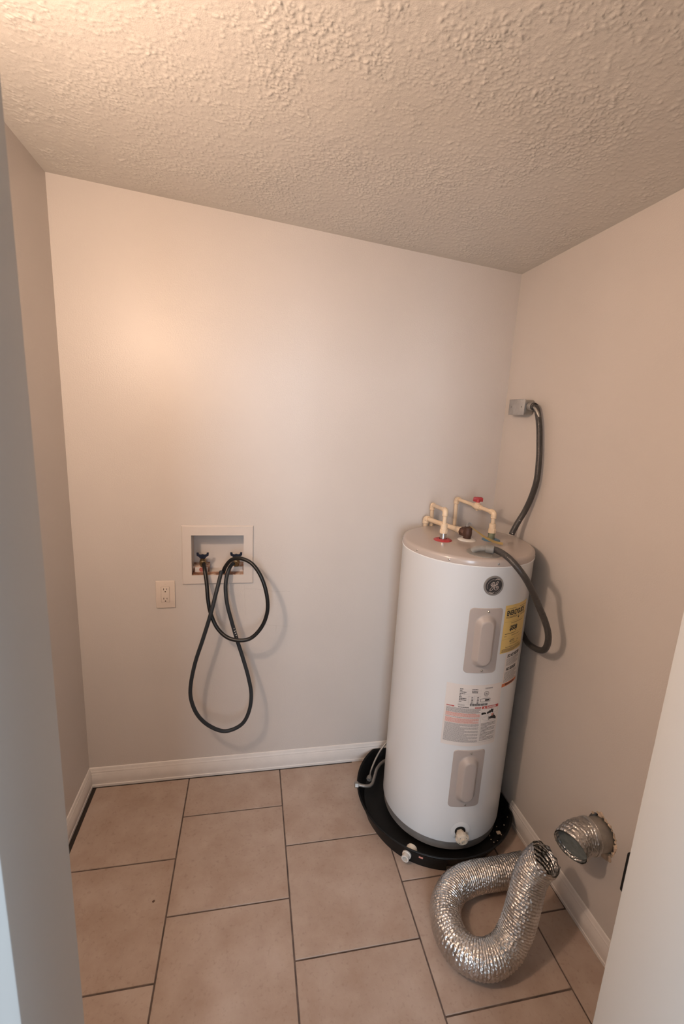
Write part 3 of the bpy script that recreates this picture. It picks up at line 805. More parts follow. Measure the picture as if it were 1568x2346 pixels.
# electrical connection plate on the lid
EP = (1.518, -0.475)
ep = MB().lathe([(0.0615, 0.0002), (0.0610, 0.0020), (0.0590, 0.0026), (0.030, 0.0030), (0.0001, 0.0030)], (*EP, ZL), seg=64, cap=False).build('junction_plate', M_fit, heater, label='round grey metal cover plate on the lid')
MB().lathe([(0.0032, 0.002), (0.0032, 0.0045), (0.0001, 0.0052)], (EP[0] + 0.004, EP[1] - 0.046, ZL), seg=12, cap=False).build('screw', M_steel, ep)

# ------------------------------------------------------------------ conduits
def ribbed(path, r, name, m, parent, pitch=0.0052, seg=20, amp=0.022, **k):
    P = spline(path, pitch / 4)
    mod = lambda i, a, rr: rr * (1 + amp * math.cos(2 * PI * i / 4))
    return MB().tube(P, r, seg=seg, mod=mod).build(name, m, parent, smooth=60, **k)
cd = thing('conduit', 'grey flexible conduit looping from the heater lid down behind the tank', 'conduit', (1.518, -0.49, ZL + 0.003))
elb = MB().tube(spline([(1.475, -0.468, ZL + 0.006), (1.483, -0.474, ZL + 0.014), (1.494, -0.482, ZL + 0.019), (1.508, -0.489, ZL + 0.021), (1.518, -0.494, ZL + 0.0215)], 0.003), 0.0108, seg=20)
elb.build('elbow_fitting', M_fit, cd, label='dull grey elbow fitting')
fit_ax = Vector((0.80, -0.58, 0.0)).normalized()
MB().lathe([(0.0125, 0.0), (0.0150, 0.001), (0.0155, 0.004), (0.0155, 0.026), (0.0142, 0.029), (0.0118, 0.030)], (1.513, -0.490, ZL + 0.0215), fit_ax, seg=14).build('compression_nut', M_fit, cd)
ribbed([(1.532, -0.500, 1.2500), (1.543, -0.515, 1.2500), (1.552, -0.562, 1.2445), (1.566, -0.593, 1.2270), (1.588, -0.613, 1.198), (1.619, -0.610, 1.160), (1.654, -0.600, 1.113), (1.680, -0.605, 1.065), (1.701, -0.611, 1.024), (1.716, -0.617, 0.983),
        (1.728, -0.610, 0.943), (1.741, -0.586, 0.902), (1.754, -0.549, 0.873), (1.770, -0.490, 0.849), (1.786, -0.420, 0.834), (1.797, -0.360, 0.845), (1.7985, -0.30, 0.88), (1.7985, -0.26, 0.94)], 0.0112, 'conduit_sleeve', M_conduit, cd, label='dark grey ribbed sleeve')

jb = thing('junction_box', 'small steel junction box with blank cover on the right wall', 'electrical box', (1.80, -0.157, 1.755))
MB().box((1.770, -0.211, 1.727), (1.8118, -0.104, 1.784), bev=0.006, seg=3).build('box_shell', M_galv, jb)
cv = MB().box((1.7655, -0.2155, 1.7235), (1.7700, -0.0995, 1.7865), bev=0.0016).build('cover_plate', M_steel, jb, label='flat steel cover plate')
for y in (-0.195, -0.120): MB().lathe([(0.0035, 0.0), (0.0030, 0.0016), (0.0001, 0.0019)], (1.7655, y, 1.755), (-1, 0, 0), seg=12, cap=False).build('screw', M_galv, cv)

c2 = thing('conduit', 'dark flexible conduit hanging from the wall box, its lower end cut off', 'conduit', (1.79, -0.225, 1.76))
MB().lathe([(0.0115, 0.0), (0.0115, 0.010), (0.0165, 0.010), (0.0165, 0.034), (0.0150, 0.038), (0.0118, 0.038)], (1.787, -0.2105, 1.7595), (0, -1, -0.06), seg=10).build('compression_nut', M_galv, c2, label='steel connector nut')
MB().lathe([(0.0145, 0.0), (0.0150, 0.004), (0.0128, 0.0045), (0.0110, -0.004), (0.0001, -0.004)], (1.785, -0.2490, 1.757), (-0.35, -0.93, 0.05), seg=24, cap=False).build('bushing', M_matteblack, c2)
MB().tube(spline([(1.784, -0.246, 1.757), (1.783, -0.262, 1.752), (1.7865, -0.276, 1.735), (1.790, -0.285, 1.715)], 0.003), 0.0070, seg=14).build('inner_cable', M_galv, c2)
sl = ribbed([(1.7865, -0.247, 1.757), (1.788, -0.262, 1.750), (1.7905, -0.276, 1.725), (1.792, -0.292, 1.681), (1.793, -0.304, 1.627), (1.793, -0.317, 1.561), (1.7925, -0.322, 1.477), (1.789, -0.308, 1.405), (1.780, -0.290, 1.343), (1.763, -0.281, 1.296), (1.743, -0.284, 1.2560), (1.7385, -0.286, 1.2460)], 0.0114, 'conduit_sleeve', M_conduit, c2, label='dark grey ribbed sleeve')
MB().lathe([(0.0092, 0.0), (0.0001, 0.0)], (1.7385, -0.286, 1.2458), (-0.35, -0.1, -1), seg=20, cap=False).build('cut_end', M_matteblack, c2)
for (x, y, z, r) in ((1.7735, -0.2925, 1.331, 0.0030), (1.7630, -0.2925, 1.305, 0.0018), (1.7350, -0.2970, 1.252, 0.0022)):
    MB().lathe([(r, -0.001), (r * 0.8, 0.0010), (0.0001, 0.0013)], (x, y, z), (-0.5, -0.85, 0.1), seg=9, cap=False).build('paint_fleck', M_labelw, c2)

# ------------------------------------------------------------------ cream CPVC pipe runs
def pipe_run(name, label, pts, r=0.0078, fit=0.0108, org=None, extra=None, flen=0.021):
    """pipe through pts with elbow fittings at every inner corner"""
    t = thing(name, label, 'pipe', org or pts[0])
    P = [Vector(p) for p in pts]
    for i in range(len(P) - 1):
        MB().tube([P[i], P[i + 1]], r, seg=20).build('pipe_section', M_cpvc, t)
    for i in range(1, len(P) - 1):
        a = (P[i - 1] - P[i]).normalized(); b = (P[i + 1] - P[i]).normalized()
        path = [P[i] + a * flen, P[i] + a * flen * 0.55] + [(P[i] + a * flen * 0.5).lerp(P[i], s) * (1 - s) + (P[i].lerp(P[i] + b * flen * 0.5, s)) * s for s in (0.25, 0.5, 0.75)] + [P[i] + b * flen * 0.55, P[i] + b * flen]
        e = MB().tube(path, fit, seg=24).build('elbow', M_cpvc, t)
        for d in (a, b):
            MB().lathe([(fit * 1.03, 0.0), (fit * 1.09, 0.001), (fit * 1.03, 0.0035)], P[i] + d * (flen - 0.003), d, seg=24).build('elbow_lip', M_cpvc, e)
            MB().lathe([(r * 1.03, 0.0), (r * 1.06, 0.0008), (r * 1.02, 0.0018)], P[i] + d * (flen + 0.0003), d, seg=24).build('glue_line', M_glue, e)
    if extra: extra(t)
    return t
def adapter(t, xy, z):
    a = MB().lathe([(0.0150, 0.0), (0.0158, 0.002), (0.0158, 0.015), (0.0135, 0.016), (0.0128, 0.034), (0.0110, 0.036)], (*xy, z), seg=8).build('adapter', M_cpvc, t, label='cream threaded adapter')
    MB().lathe([(0.0130, 0.0), (0.0130, 0.020), (0.0115, 0.022)], (*xy, z + 0.016), seg=28).build('adapter_socket', M_cpvc, a)
pipe_run('hot_water_pipe', 'cream plastic pipe rising from the red ring and elbowing back to the wall', [(1.433, -0.303, 1.266), (1.433, -0.303, 1.3465), (1.4905, -0.035, 1.3150), (1.4975, -0.035, 1.06)], org=(1.433, -0.303, 1.258),
         extra=lambda t: adapter(t, NIP['red'], 1.2565))
def ball(t):
    a = Vector((1.637, -0.306, 1.3400)); b = Vector((1.604, -0.035, 1.3440)); c = a.lerp(b, 0.42); d = (b - a).normalized()
    v = MB().lathe([(0.0112, -0.025), (0.0118, -0.023), (0.0118, -0.014), (0.0145, -0.010), (0.0150, 0.0), (0.0145, 0.010), (0.0118, 0.014), (0.0118, 0.023), (0.0112, 0.025)], c, d, seg=28)
    v.lathe([(0.0085, 0.0), (0.0080, 0.022)], c, (0, 0, 1), seg=20)
    v.lathe([(0.0075, 0.0), (0.0060, 0.017), (0.0035, 0.018)], c, (0, 0, -1), seg=16)
    v.build('ball_valve', M_cpvc, t, label='cream valve body')
    s = d.cross(Vector((0, 0, 1))).normalized()
    rot = Matrix.Rotation(math.atan2(d.y, d.x), 3, 'Z')
    hd = MB()
    rot = Matrix.Rotation(-0.18, 3, 'Z')
    hd.box(c + Vector((-0.0175, -0.0078, 0.024)), c + Vector((0.0175, 0.0078, 0.040)), bev=0.0035, rot=rot, pivot=c)
    hd.box(c + Vector((-0.0200, -0.0062, 0.021)), c + Vector((-0.0090, 0.0062, 0.037)), bev=0.0025, rot=rot, pivot=c)
    hd.box(c + Vector((0.0090, -0.0062, 0.021)), c + Vector((0.0200, 0.0062, 0.037)), bev=0.0025, rot=rot, pivot=c)
    hd.lathe([(0.0095, 0.018), (0.0100, 0.024), (0.0085, 0.031)], c, (0, 0, 1), seg=20)
    hd.build('valve_handle', M_red, t, label='red valve handle')
    adapter(t, NIP['blue'], 1.2585)
pipe_run('cold_water_pipe', 'cream plastic pipe with a small red valve handle above the blue ring', [(1.637, -0.306, 1.268), (1.637, -0.306, 1.3400), (1.604, -0.035, 1.3440), (1.606, -0.035, 1.06)], org=(1.637, -0.306, 1.258), extra=ball)
S0 = Vector((mx_, my_, ZL + 0.026)) + rdir * 0.030
def sock(t):
    MB().lathe([(0.0150, 0.0), (0.0152, 0.012), (0.0125, 0.015), (0.0125, 0.034), (0.0115, 0.035)], S0, (Vector((1.465, -0.036, 1.2535)) - S0).normalized(), seg=28).build('adapter_socket', M_cpvc, t)
pipe_run('relief_pipe', 'low cream plastic pipe running from the bronze relief valve over the lid', [S0, (1.465, -0.036, 1.2535), (1.466, -0.036, 1.06)], r=0.0102, fit=0.0136, org=tuple(S0), extra=sock)

# ------------------------------------------------------------------ drain pan
PC = Vector((1.5117, -0.2861, 0)); PR = 0.341
def pan_pt(a, r, z):
    x = PC.x + r * math.cos(a); y = PC.y + r * math.sin(a)
    lx = xr(y) - 0.006 - (PR - r) * 0.6 - (0.0125 if (y < -0.42 and z < 0.1) else 0); ly = -0.0150 - (PR - r) * 0.6
    return (min(x, lx), min(y, ly), z)
def pan_prof():
    return [(0.0, 0.0015), (0.27, 0.0015), (0.305, 0.0015), (0.312, 0.008), (0.3335, 0.0615), (0.3410, 0.0650), (0.3425, 0.0630), (0.3405, 0.0590), (0.3385, 0.0575), (0.3160, 0.0060), (0.3080, -0.0004 + 0.0008), (0.0, 0.0005)]
n = 160; PPR = pan_prof(); vs = []; fs = []
for (r, z) in PPR:
    for k in range(n): vs.append(pan_pt(2 * PI * k / n, max(r, 0.001), z))
for i in range(len(PPR) - 1):
    for k in range(n):
        k2 = (k + 1) % n; fs.append((i * n + k, i * n + k2, (i + 1) * n + k2, (i + 1) * n + k))
pan = thing('drain_pan', 'round black plastic drain pan under the water heater', 'drain pan', (PC.x, PC.y, 0.0))
MB().add(vs, fs).build('pan_tray', M_black, pan)
# thicker outlet wall on the front left with the fittings
vs = []; fs = []; a0, a1 = R(-168), R(-102.5); m = 40
for i in range(m + 1):
    a = a0 + (a1 - a0) * i / m
    tb = min(1, i / 26); tb = tb * tb * (3 - 2 * tb)
    for (r, z) in ((0.331, 0.056), (0.3385, 0.056), (0.3190 + 0.0135 * tb, 0.0012), (0.317, 0.0012)): vs.append((PC.x + r * math.cos(a), PC.y + r * math.sin(a), z))
for i in range(m):
    for k in range(4): fs.append((4 * i + k, 4 * i + (k + 1) % 4, 4 * i + 4 + (k + 1) % 4, 4 * i + 4 + k))
fs += [(0, 1, 2, 3), (4 * m + 3, 4 * m + 2, 4 * m + 1, 4 * m)]
boss = MB().add(vs, fs).build('outlet_wall', M_black, pan)
def pr(a): return Vector((math.cos(R(a)), math.sin(R(a)), 0))
ad_a = -128.5
pc = PC + pr(ad_a) * 0.334
fo = MB().lathe([(0.0175, 0.0), (0.0175, 0.008), (0.0145, 0.010), (0.0145, 0.026), (0.0100, 0.0265), (0.0095, 0.008), (0.0001, 0.008)], (pc.x, pc.y, 0.032), pr(ad_a) + Vector((0, 0, 0.0)), seg=28, cap=False).build('drain_fitting', M_pvc, pan, label='white pvc drain fitting on the outside of the pan')
pi_ = PC + pr(ad_a + 2) * 0.322
MB().lathe([(0.0205, -0.004), (0.0215, 0.002), (0.0215, 0.012), (0.0185, 0.017), (0.0001, 0.0180)], (pi_.x, pi_.y, 0.0375), -pr(ad_a) + Vector((0, 0, 0.15)), seg=20, cap=False).build('drain_nut', M_ivory, pan, label='cream nut inside the pan wall')
# sticker and moulded marks on the outlet wall
def on_pan(a, z, off): 
    r = 0.3325 + (0.3385 - 0.3325) * (z - 0.0012) / 0.0548
    q = PC + pr(a) * (r + off); return Vector((q.x, q.y, z))
vs = [on_pan(a, z, 0.0006) for z in (0.0385, 0.0475) for a in (-120.6, -119.7, -118.8, -117.9)]
MB().add(vs, [(k, k + 1, k + 5, k + 4) for k in range(3)]).build('pan_sticker', M_inkp, boss, label='small red sticker')
for (z, a, b) in ((0.036, -115.5, -109.5), (0.028, -114.5, -110.5)):
    vs = [on_pan(a + (b - a) * i / 6, zz, 0.0005) for zz in (z, z + 0.0022) for i in range(7)]
    MB().add(vs, [(k, k + 1, k + 8, k + 7) for k in range(6)]).build('moulded_mark', M_matteblack, boss)
# drywall and paint crumbs fallen into the right of the pan
mb = MB()
for k in range(16):
    a = R(random.uniform(-58, -30)); r = random.uniform(0.262, 0.325); z = 0.0025 if r < 0.305 else 0.0025 + (r - 0.305) * 2.6
    x, y, _ = pan_pt(a, r, 0); s = random.uniform(0.0009, 0.0030)
    mb.box((x - s, y - s * 0.7, z), (x + s, y + s * 0.7, z + s * 0.7), bev=s * 0.2, seg=1, rot=Matrix.Rotation(random.random() * 3, 3, 'Z'))
x, y, _ = pan_pt(R(-44.0), 0.300, 0)
mb.box((x - 0.009, y - 0.006, 0.003), (x + 0.009, y + 0.008, 0.012), bev=0.003, seg=1)
mb.build('debris', M_chipw, None, origin=(PC.x + 0.2, PC.y - 0.18, 0.003), kind='stuff', label='crumbs of drywall and paint in the black pan', category='debris')

# braided connector lying in the pan
bh = thing('braided_hose', 'thin braided steel hose end lying in the left side of the black pan', 'hose', (1.26, -0.14, 0.02))
def braid(path, r, par):
    P = spline(path, 0.0016)
    MB().tube(P, r, seg=14, mod=lambda i, a, rr: rr * (1 + 0.05 * math.cos(a * 7 + i * 0.9) * math.cos(a * 7 - i * 0.9))).build('braided_sleeve', M_galv, par)
braid([(1.257, -0.146, 0.030), (1.270, -0.118, 0.036), (1.300, -0.080, 0.060), (1.336, -0.052, 0.092), (1.372, -0.040, 0.125), (1.41, -0.038, 0.15), (1.47, -0.034, 0.165), (1.54, -0.032, 0.168)], 0.0043, bh)
braid([(1.178, -0.244, 0.0815), (1.190, -0.248, 0.0805), (1.206, -0.250, 0.077), (1.226, -0.243, 0.069), (1.244, -0.225, 0.060), (1.258, -0.200, 0.054), (1.275, -0.165, 0.048), (1.300, -0.118, 0.044), (1.345, -0.075, 0.04), (1.42, -0.05, 0.04)], 0.0068, bh)
MB().lathe([(0.0105, -0.012), (0.0125, -0.010), (0.0125, 0.004), (0.0080, 0.006), (0.0070, 0.012)], (1.253, -0.153, 0.028), Vector((0.015, 0.030, 0.007)), seg=6).build('coupling_nut', M_fit, bh)
MB().lathe([(0.0085, -0.012), (0.0135, -0.010), (0.0135, 0.004), (0.0085, 0.006), (0.0080, 0.012)], (1.170, -0.243, 0.082), Vector((1, -0.1, -0.05)), seg=6).build('coupling_nut', M_galv, bh)

# ------------------------------------------------------------------ washer outlet box
wbx = thing('washer_box', 'white recessed washing machine outlet box in the back wall', 'outlet box', (0.559, 0.0, 0.953))
fx0, fx1, fz0, fz1 = 0.4135, 0.7065, 0.9515, 1.2085
fr = MB()
F = 0.007
for (a, b, c, d) in ((fx0, fz0, fx1, hz0), (fx0, hz1, fx1, fz1), (fx0, hz0, hx0, hz1), (hx1, hz0, fx1, hz1)):
    fr.box((a, -F, b), (c, -0.0004, d))
bm_ = MB()
def ringframe():
    vs = []; o = ((fx0, fz0), (fx1, fz0), (fx1, fz1), (fx0, fz1)); i_ = ((hx0 + .001, hz0 + .001), (hx1 - .001, hz0 + .001), (hx1 - .001, hz1 - .001), (hx0 + .001, hz1 - .001))
    ch = 0.0035
    o2 = ((fx0 + ch, fz0 + ch), (fx1 - ch, fz0 + ch), (fx1 - ch, fz1 - ch), (fx0 + ch, fz1 - ch))
    for (L_, y) in ((o, -0.0004), (o, -F + 0.003), (o2, -F), (i_, -F), (i_, 0.090)): vs += [(x, y, z) for x, z in L_]
    fs = []
    for r_ in range(4):
        for k in range(4): fs.append((r_ * 4 + k, r_ * 4 + (k + 1) % 4, r_ * 4 + 4 + (k + 1) % 4, r_ * 4 + 4 + k))
    return vs, fs
MB().add(*ringframe()).build('face_frame', M_boxwhite, wbx, smooth=20)
MB().box((hx0, 0.088, hz0), (hx1, 0.092, hz1)).build('box_back', M_boxwhite, wbx, smooth=0)
for (a, b) in ((hx0 + 0.0015, 0.520), (0.606, hx1 - 0.0015)):
    MB().box((a, 0.030, hz0 + 0.0015), (b, 0.0878, hz0 + 0.029), bev=0.002).build('valve_ledge', M_rusty, wbx, label='rust stained ledge under a valve')
MB().box((hx0 + 0.0015, -0.004, hz0 + 0.0012), (hx1 - 0.0015, 0.030, hz0 + 0.0032)).build('box_sill', M_rusty, wbx, label='rust stained sill')
MB().box((0.462, 0.026, 0.9945), (0.516, 0.0305, 1.0165), bev=0.001).build('port_cap', M_boxwhite, wbx)
MB().lathe([(0.0100, 0.0), (0.0095, 0.0012), (0.0001, 0.0015)], (0.489, 0.0258, 1.006), (0, -1, 0), seg=20, cap=False).build('hot_marker', mat('faded_red', (0.42, 0.13, 0.10), rough=0.6), wbx, label='faded red spot')
MB().box((0.612, 0.026, 0.9945), (0.662, 0.0305, 1.0165), bev=0.001).build('port_cap', M_boxwhite, wbx)
for vx in (0.4945, 0.6345):
    v = MB()
    v.lathe([(0.0120, 0.0), (0.0120, 0.014), (0.0090, 0.016), (0.0090, 0.050)], (vx, 0.036, 1.018), (0, 0, 1), seg=20)
    v.lathe([(0.0095, -0.012), (0.0105, 0.0), (0.0135, 0.004), (0.0135, 0.020), (0.0105, 0.021)], (vx, 0.036, 1.046), Vector((0.05, -1, -0.35)), seg=20)
    vo = v.build('faucet_valve', M_brass, wbx, label='dull brass washer valve')
    h_ = MB()
    h_.lathe([(0.0085, 0.0), (0.0100, 0.004), (0.0085, 0.011)], (vx, 0.032, 1.060), (0, 0, 1), seg=18)
    hy = 0.027
    h_.add([(vx + x, y, z) for y in (hy - 0.0038, hy + 0.0038) for x, z in ((-0.0095, 1.056), (0.0095, 1.056), (0.0155, 1.0635), (0.0245, 1.0695), (0.0255, 1.0815), (0.0170, 1.0820), (0.0150, 1.0745), (0.008, 1.0725), (0.0, 1.0750), (-0.008, 1.0725), (-0.0150, 1.0745), (-0.0170, 1.0820), (-0.0255, 1.0815), (-0.0245, 1.0695), (-0.0155, 1.0635))],
           [tuple(range(15)), tuple(range(29, 14, -1))] + [(k, (k + 1) % 15, 15 + (k + 1) % 15, 15 + k) for k in range(15)])
    h_.build('valve_handle', M_navy, vo, label='dark blue wing handle')

def fill_hose(label, pts, m, r, nut, nut_ax, end_ax):
    t = thing('fill_hose', label, 'hose', pts[0], 'washing machine fill hoses')
    P = spline(pts, 0.005)
    MB().tube(P, r, seg=18).build('hose_tube', m, t)
    MB().lathe([(0.0100, -0.003), (0.0142, 0.0), (0.0142, 0.014), (0.0110, 0.016), (0.0100, 0.022)], nut, nut_ax, seg=24).build('hose_nut', M_brass, t, label='brass nut on the valve')
    return t
hA = fill_hose('black rubber fill hose from the left valve, looped up over the right valve', [(0.4985, 0.006, 1.042), (0.5035, -0.01, 1.0337), (0.5088, -0.03, 1.0156), (0.5176, -0.055, 0.967), (0.524, -0.075, 0.9074), (0.5348, -0.085, 0.8532), (0.5601, -0.1, 0.7966), (0.5999, -0.12, 0.7616), (0.6481, -0.135, 0.7513),
    (0.6995, -0.14, 0.7612), (0.7435, -0.14, 0.8103), (0.7656, -0.14, 0.8795), (0.761, -0.135, 0.9543), (0.7374, -0.12, 1.0249), (0.7002, -0.095, 1.0713), (0.6522, -0.07, 1.0863), (0.6164, -0.052, 1.0732), (0.5926, -0.038, 1.0401), (0.5814, -0.03, 1.0104)],
    M_rubber, 0.0080, (0.4955, 0.020, 1.0440), Vector((0.12, -1, -0.35)), None)
hB = fill_hose('charcoal rubber fill hose hanging in a long teardrop loop below the right valve', [(0.625, 0.004, 1.0409), (0.6165, -0.012, 1.0386), (0.6064, -0.028, 1.0248), (0.5965, -0.045, 0.9904), (0.5936, -0.06, 0.9477), (0.6014, -0.075, 0.8855), (0.6178, -0.085, 0.8205), (0.6417, -0.095, 0.7346), (0.6658, -0.105, 0.6577),
    (0.6902, -0.12, 0.5725), (0.7038, -0.13, 0.4904), (0.6935, -0.14, 0.4136), (0.6607, -0.14, 0.3547), (0.5947, -0.14, 0.3309), (0.5298, -0.14, 0.3627), (0.4824, -0.14, 0.4195), (0.4565, -0.13, 0.4863), (0.4553, -0.125, 0.5544), (0.4737, -0.12, 0.6505), (0.5057, -0.117, 0.7544), (0.5352, -0.11, 0.855), (0.5564, -0.085, 0.9395), (0.5755, -0.05, 1.0177)],
    M_rubber_grey, 0.0080, (0.6330, 0.020, 1.0440), Vector((-0.16, -1, -0.35)), None)
MB().lathe([(0.0081, -0.006), (0.0086, -0.004), (0.0086, 0.004), (0.0070, 0.008), (0.0001, 0.0095)], (0.5755, -0.050, 1.0177), Vector((0.20, 0.3, 0.9)), seg=20, cap=False).build('hose_end', M_rubber_grey, hB, label='blunt charcoal hose end')
for (x, y, z, s) in ((0.6330, -0.0990, 0.775, 0.0030), (0.6360, -0.0992, 0.765, 0.0036), (0.6385, -0.1000, 0.755, 0.0034), (0.6300, -0.0980, 0.786, 0.0018), (0.6405, -0.1005, 0.748, 0.0016)):
    MB().box((x - s * 0.55, y - 0.0006, z - s * 1.2), (x + s * 0.55, y + 0.0012, z + s * 1.2), bev=s * 0.3, seg=1, rot=Matrix.Rotation(0.5 + s * 120, 3, 'Y')).build('paint_fleck', M_labelw, hB, label='fleck of white paint')

# ------------------------------------------------------------------ wall outlet
ox, oz = 0.3445, 0.9085
ol = thing('wall_outlet', 'ivory decorator wall outlet with two sockets left of the washer box', 'outlet', (ox, 0, 0.848))
pl = MB().box((ox - 0.0385, -0.0058, oz - 0.0605), (ox + 0.0385, -0.0003, oz + 0.0605), bev=0.0022, seg=3).build('cover_plate', M_plate, ol)
for z in (oz + 0.048, oz - 0.048):
    MB().lathe([(0.0028, 0.0), (0.0024, 0.0007), (0.0001, 0.0009)], (ox, -0.0058, z), (0, -1, 0), seg=12, cap=False).build('screw', M_plate, pl)
rc = MB().box((ox - 0.0165, -0.0080, oz - 0.0335), (ox + 0.0165, -0.0055, oz + 0.0335), bev=0.0008).build('socket_insert', M_plate, ol)
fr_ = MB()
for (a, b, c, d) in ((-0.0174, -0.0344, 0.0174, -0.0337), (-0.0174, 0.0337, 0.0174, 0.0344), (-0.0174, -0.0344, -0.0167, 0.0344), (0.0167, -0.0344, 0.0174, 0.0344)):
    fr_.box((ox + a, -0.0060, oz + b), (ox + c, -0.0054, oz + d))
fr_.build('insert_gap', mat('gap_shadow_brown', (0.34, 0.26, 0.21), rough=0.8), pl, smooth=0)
for zc_ in (oz + 0.021, oz - 0.021):
    s_ = MB()
    s_.box((ox - 0.0076, -0.0083, zc_ - 0.0002), (ox - 0.0053, -0.0078, zc_ + 0.0078)); s_.box((ox + 0.0053, -0.0083, zc_ + 0.0006), (ox + 0.0074, -0.0078, zc_ + 0.0072))
    s_.lathe([(0.0027, 0.0), (0.0027, 0.0005), (0.0001, 0.0005)], (ox, -0.0079, zc_ - 0.0072), (0, -1, 0), seg=16, cap=False)
    s_.build('socket_slots', M_slot, rc, smooth=0)

# black dryer receptacle half hidden by the right jamb
dr = thing('dryer_receptacle', 'black dryer receptacle low on the right wall, half hidden by the door jamb', 'outlet', (1.83, -1.04, 0.33))
MB().box((1.790, -1.088, 0.338), (xr(-1.0) - 0.0005, -1.004, 0.473), bev=0.004).build('receptacle_body', M_matteblack, dr)
f2 = MB().box((1.7865, -1.083, 0.343), (1.790, -1.009, 0.468), bev=0.0015).build('face_plate', M_matteblack, dr)
MB().lathe([(0.023, 0.0), (0.022, 0.004), (0.0001, 0.004)], (1.7865, -1.046, 0.4055), (-1, 0, 0), seg=32, cap=False).build('socket_face', M_black, f2)

# ------------------------------------------------------------------ foil ducts
def foil_tube(path, r, name, parent, pitch=0.0088, seg=72, seed=0.0, **k):
    step = pitch / 6
    P = spline(path, step)
    nP = len(P)
    def mod(i, a, rr):
        ph = 2 * PI * (i * step / pitch) + a            # spiral wire
        q = rr * (1 + 0.022 * math.cos(ph))
        q += 0.0016 * noise.noise(Vector((i * step * 30, math.cos(a) * 1.6 + seed, math.sin(a) * 1.6)))
        q += 0.0010 * noise.noise(Vector((i * step * 140, math.cos(a) * 7 + seed, math.sin(a) * 7)))
        return q
    m = MB(); m.tube(P, r, seg=seg, cap=False, mod=mod)
    return m.build(name, M_foil, parent, smooth=70, **k), P
fd = thing('foil_duct', 'loose silver foil duct coiled on the floor with one end raised', 'duct', (1.50, -0.80, 0.0))
dpath = [(1.722, -0.684, 0.0525), (1.681, -0.686, 0.0525), (1.608, -0.689, 0.0525), (1.501, -0.692, 0.0525), (1.428, -0.712, 0.0525), (1.370, -0.762, 0.0525), (1.347, -0.820, 0.0530), (1.348, -0.878, 0.0540), (1.378, -0.922, 0.0555), (1.430, -0.942, 0.058),
         (1.482, -0.937, 0.070), (1.520, -0.925, 0.105), (1.543, -0.913, 0.155), (1.563, -0.898, 0.205), (1.583, -0.880, 0.248), (1.600, -0.872, 0.280), (1.616, -0.872, 0.308), (1.627, -0.879, 0.330)]
sk, DP = foil_tube(dpath, 0.0515, 'foil_sleeve', fd, seed=2.0)
_, _ = foil_tube(dpath, 0.0475, 'foil_lining', fd, seed=9.0)
# ragged lip at the open end
e = DP[-1]; ed = (DP[-1] - DP[-6]).normalized()
u_ = ed.cross(Vector((0, 0, 1))).normalized(); w2 = u_.cross(ed)
vs = []; fs = []; n = 72
for j, (r, h_) in enumerate(((0.0480, -0.006), (0.0505, 0.0), (0.0500, 0.006))):
    for k in range(n):
        a = 2 * PI * k / n
        hh = h_ + (0.009 * noise.noise(Vector((math.cos(a) * 3, math.sin(a) * 3, 4))) + 0.004 * random.random()) * (j == 2)
        rr = r + (0.003 * noise.noise(Vector((math.cos(a) * 5, math.sin(a) * 5, 8)))) * (j > 0)
        vs.append(e + ed * hh + (u_ * math.cos(a) + w2 * math.sin(a)) * rr)
for j in range(2):
    for k in range(n): fs.append((j * n + k, j * n + (k + 1) % n, (j + 1) * n + (k + 1) % n, (j + 1) * n + k))
MB().add(vs, fs).build('torn_lip', M_foil, fd, smooth=50)

vd = thing('wall_duct', 'round metal dryer vent pipe with a foil cuff sticking out of the right wall', 'duct', (1.828, SC.y, SC.z))
pm = MB(); sx_ = 1.850
pm.lathe([(0.0500, 0.0), (0.0500, 0.075), (0.0515, 0.077), (0.0500, 0.080), (0.0500, 0.100)], (sx_, SC.y, SC.z), (-1, 0, 0), seg=64, cap=False)
pm.lathe([(0.0490, 0.0), (0.0490, 0.100)], (sx_, SC.y, SC.z), (-1, 0, 0), seg=64, cap=False)
pm.build('vent_pipe', M_galv, vd, label='smooth grey metal pipe')
cl = MB().lathe([(0.0535, 0.066), (0.0560, 0.067), (0.0560, 0.075), (0.0535, 0.076)], (sx_, SC.y, SC.z), (-1, 0, 0), seg=64, cap=False).build('hose_clamp', M_steel, vd)
foil_tube([(sx_ - 0.062, SC.y, SC.z), (sx_ - 0.085, SC.y, SC.z), (sx_ - 0.100, SC.y - 0.001, SC.z), (sx_ - 0.118, SC.y - 0.005, SC.z - 0.002), (sx_ - 0.136, SC.y - 0.012, SC.z - 0.005), (sx_ - 0.150, SC.y - 0.019, SC.z - 0.009)], 0.0535, 'foil_cuff', vd, seed=5.0, pitch=0.012)
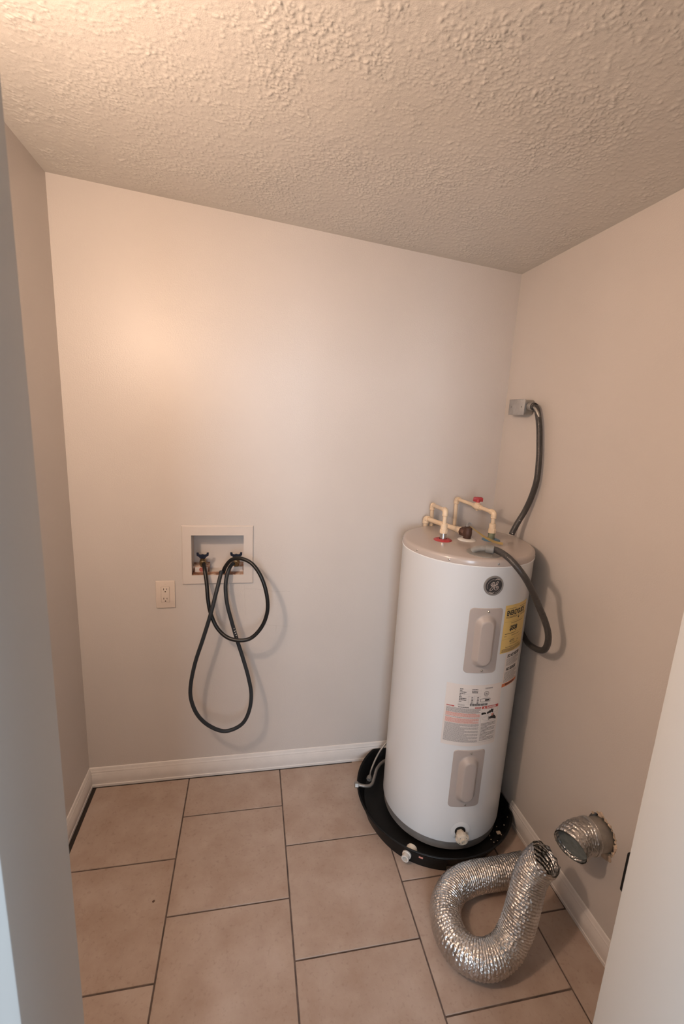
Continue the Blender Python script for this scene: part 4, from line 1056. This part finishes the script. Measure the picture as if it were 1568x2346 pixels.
foil_tube([(sx_ - 0.085, SC.y, SC.z), (sx_ - 0.100, SC.y - 0.001, SC.z), (sx_ - 0.118, SC.y - 0.005, SC.z - 0.002), (sx_ - 0.136, SC.y - 0.012, SC.z - 0.005), (sx_ - 0.150, SC.y - 0.019, SC.z - 0.009)], 0.0508, 'foil_lining', vd, seed=6.0, pitch=0.012)
MB().lathe([(0.0495, 0.0), (0.030, 0.002), (0.0001, 0.004)], (sx_ - 0.136, SC.y - 0.012, SC.z - 0.005), (-1, -0.45, -0.2), seg=48, cap=False).build('crushed_liner', M_bluefoil, vd, label='blue grey crumpled film closing the duct mouth')
MB().lathe([(0.0498, 0.0), (0.080, 0.0)], (1.8565, SC.y, SC.z), (-1, 0, 0), seg=48, cap=False).build('leak_block_disc', M_dust_shade, vd, smooth=0)  # dark disc added behind the pipe hole to stop outside light leaking in
# broken drywall lip round the pipe
mb = MB()
for k in range(46):
    a = 2 * PI * k / 46 + random.uniform(-0.04, 0.04)
    if math.cos(a) > 0.55 and random.random() < 0.8: continue
    r = 0.0575 + random.uniform(-0.002, 0.004); y = SC.y + r * math.cos(a); z = SC.z + r * math.sin(a)
    s = random.uniform(0.0022, 0.0052)
    mb.box((xr(y) - s * 0.55, y - s, z - s * 1.2), (xr(y) + 0.004, y + s, z + s * 1.2), bev=s * 0.3, seg=1, rot=Matrix.Rotation(random.random() * 3, 3, 'X'))
for (a, s) in ((-1.95, 0.011), (-2.25, 0.012), (-2.1, 0.010), (1.35, 0.008)):
    y = SC.y + 0.062 * math.cos(a); z = SC.z + 0.062 * math.sin(a)
    mb.box((xr(y) - s * 0.5, y - s, z - s), (xr(y) + 0.004, y + s, z + s), bev=s * 0.35, seg=1, rot=Matrix.Rotation(random.random() * 3, 3, 'X'))
mb.build('broken_drywall', M_chip, bpy.data.objects['wall_right'], label='crumbled drywall edge round the vent pipe', kind='stuff')

# small crumbs on the tiles
mb = MB().box((0.371, -0.565, 0.0002), (0.379, -0.559, 0.0040), bev=0.0012, seg=1, rot=Matrix.Rotation(0.7, 3, 'Z'))
mb.build('floor_crumb', M_inkbrown, None, origin=(0.375, -0.562, 0.0002), smooth=0, label='tiny dark crumb lying on a tile near the left wall', category='debris')
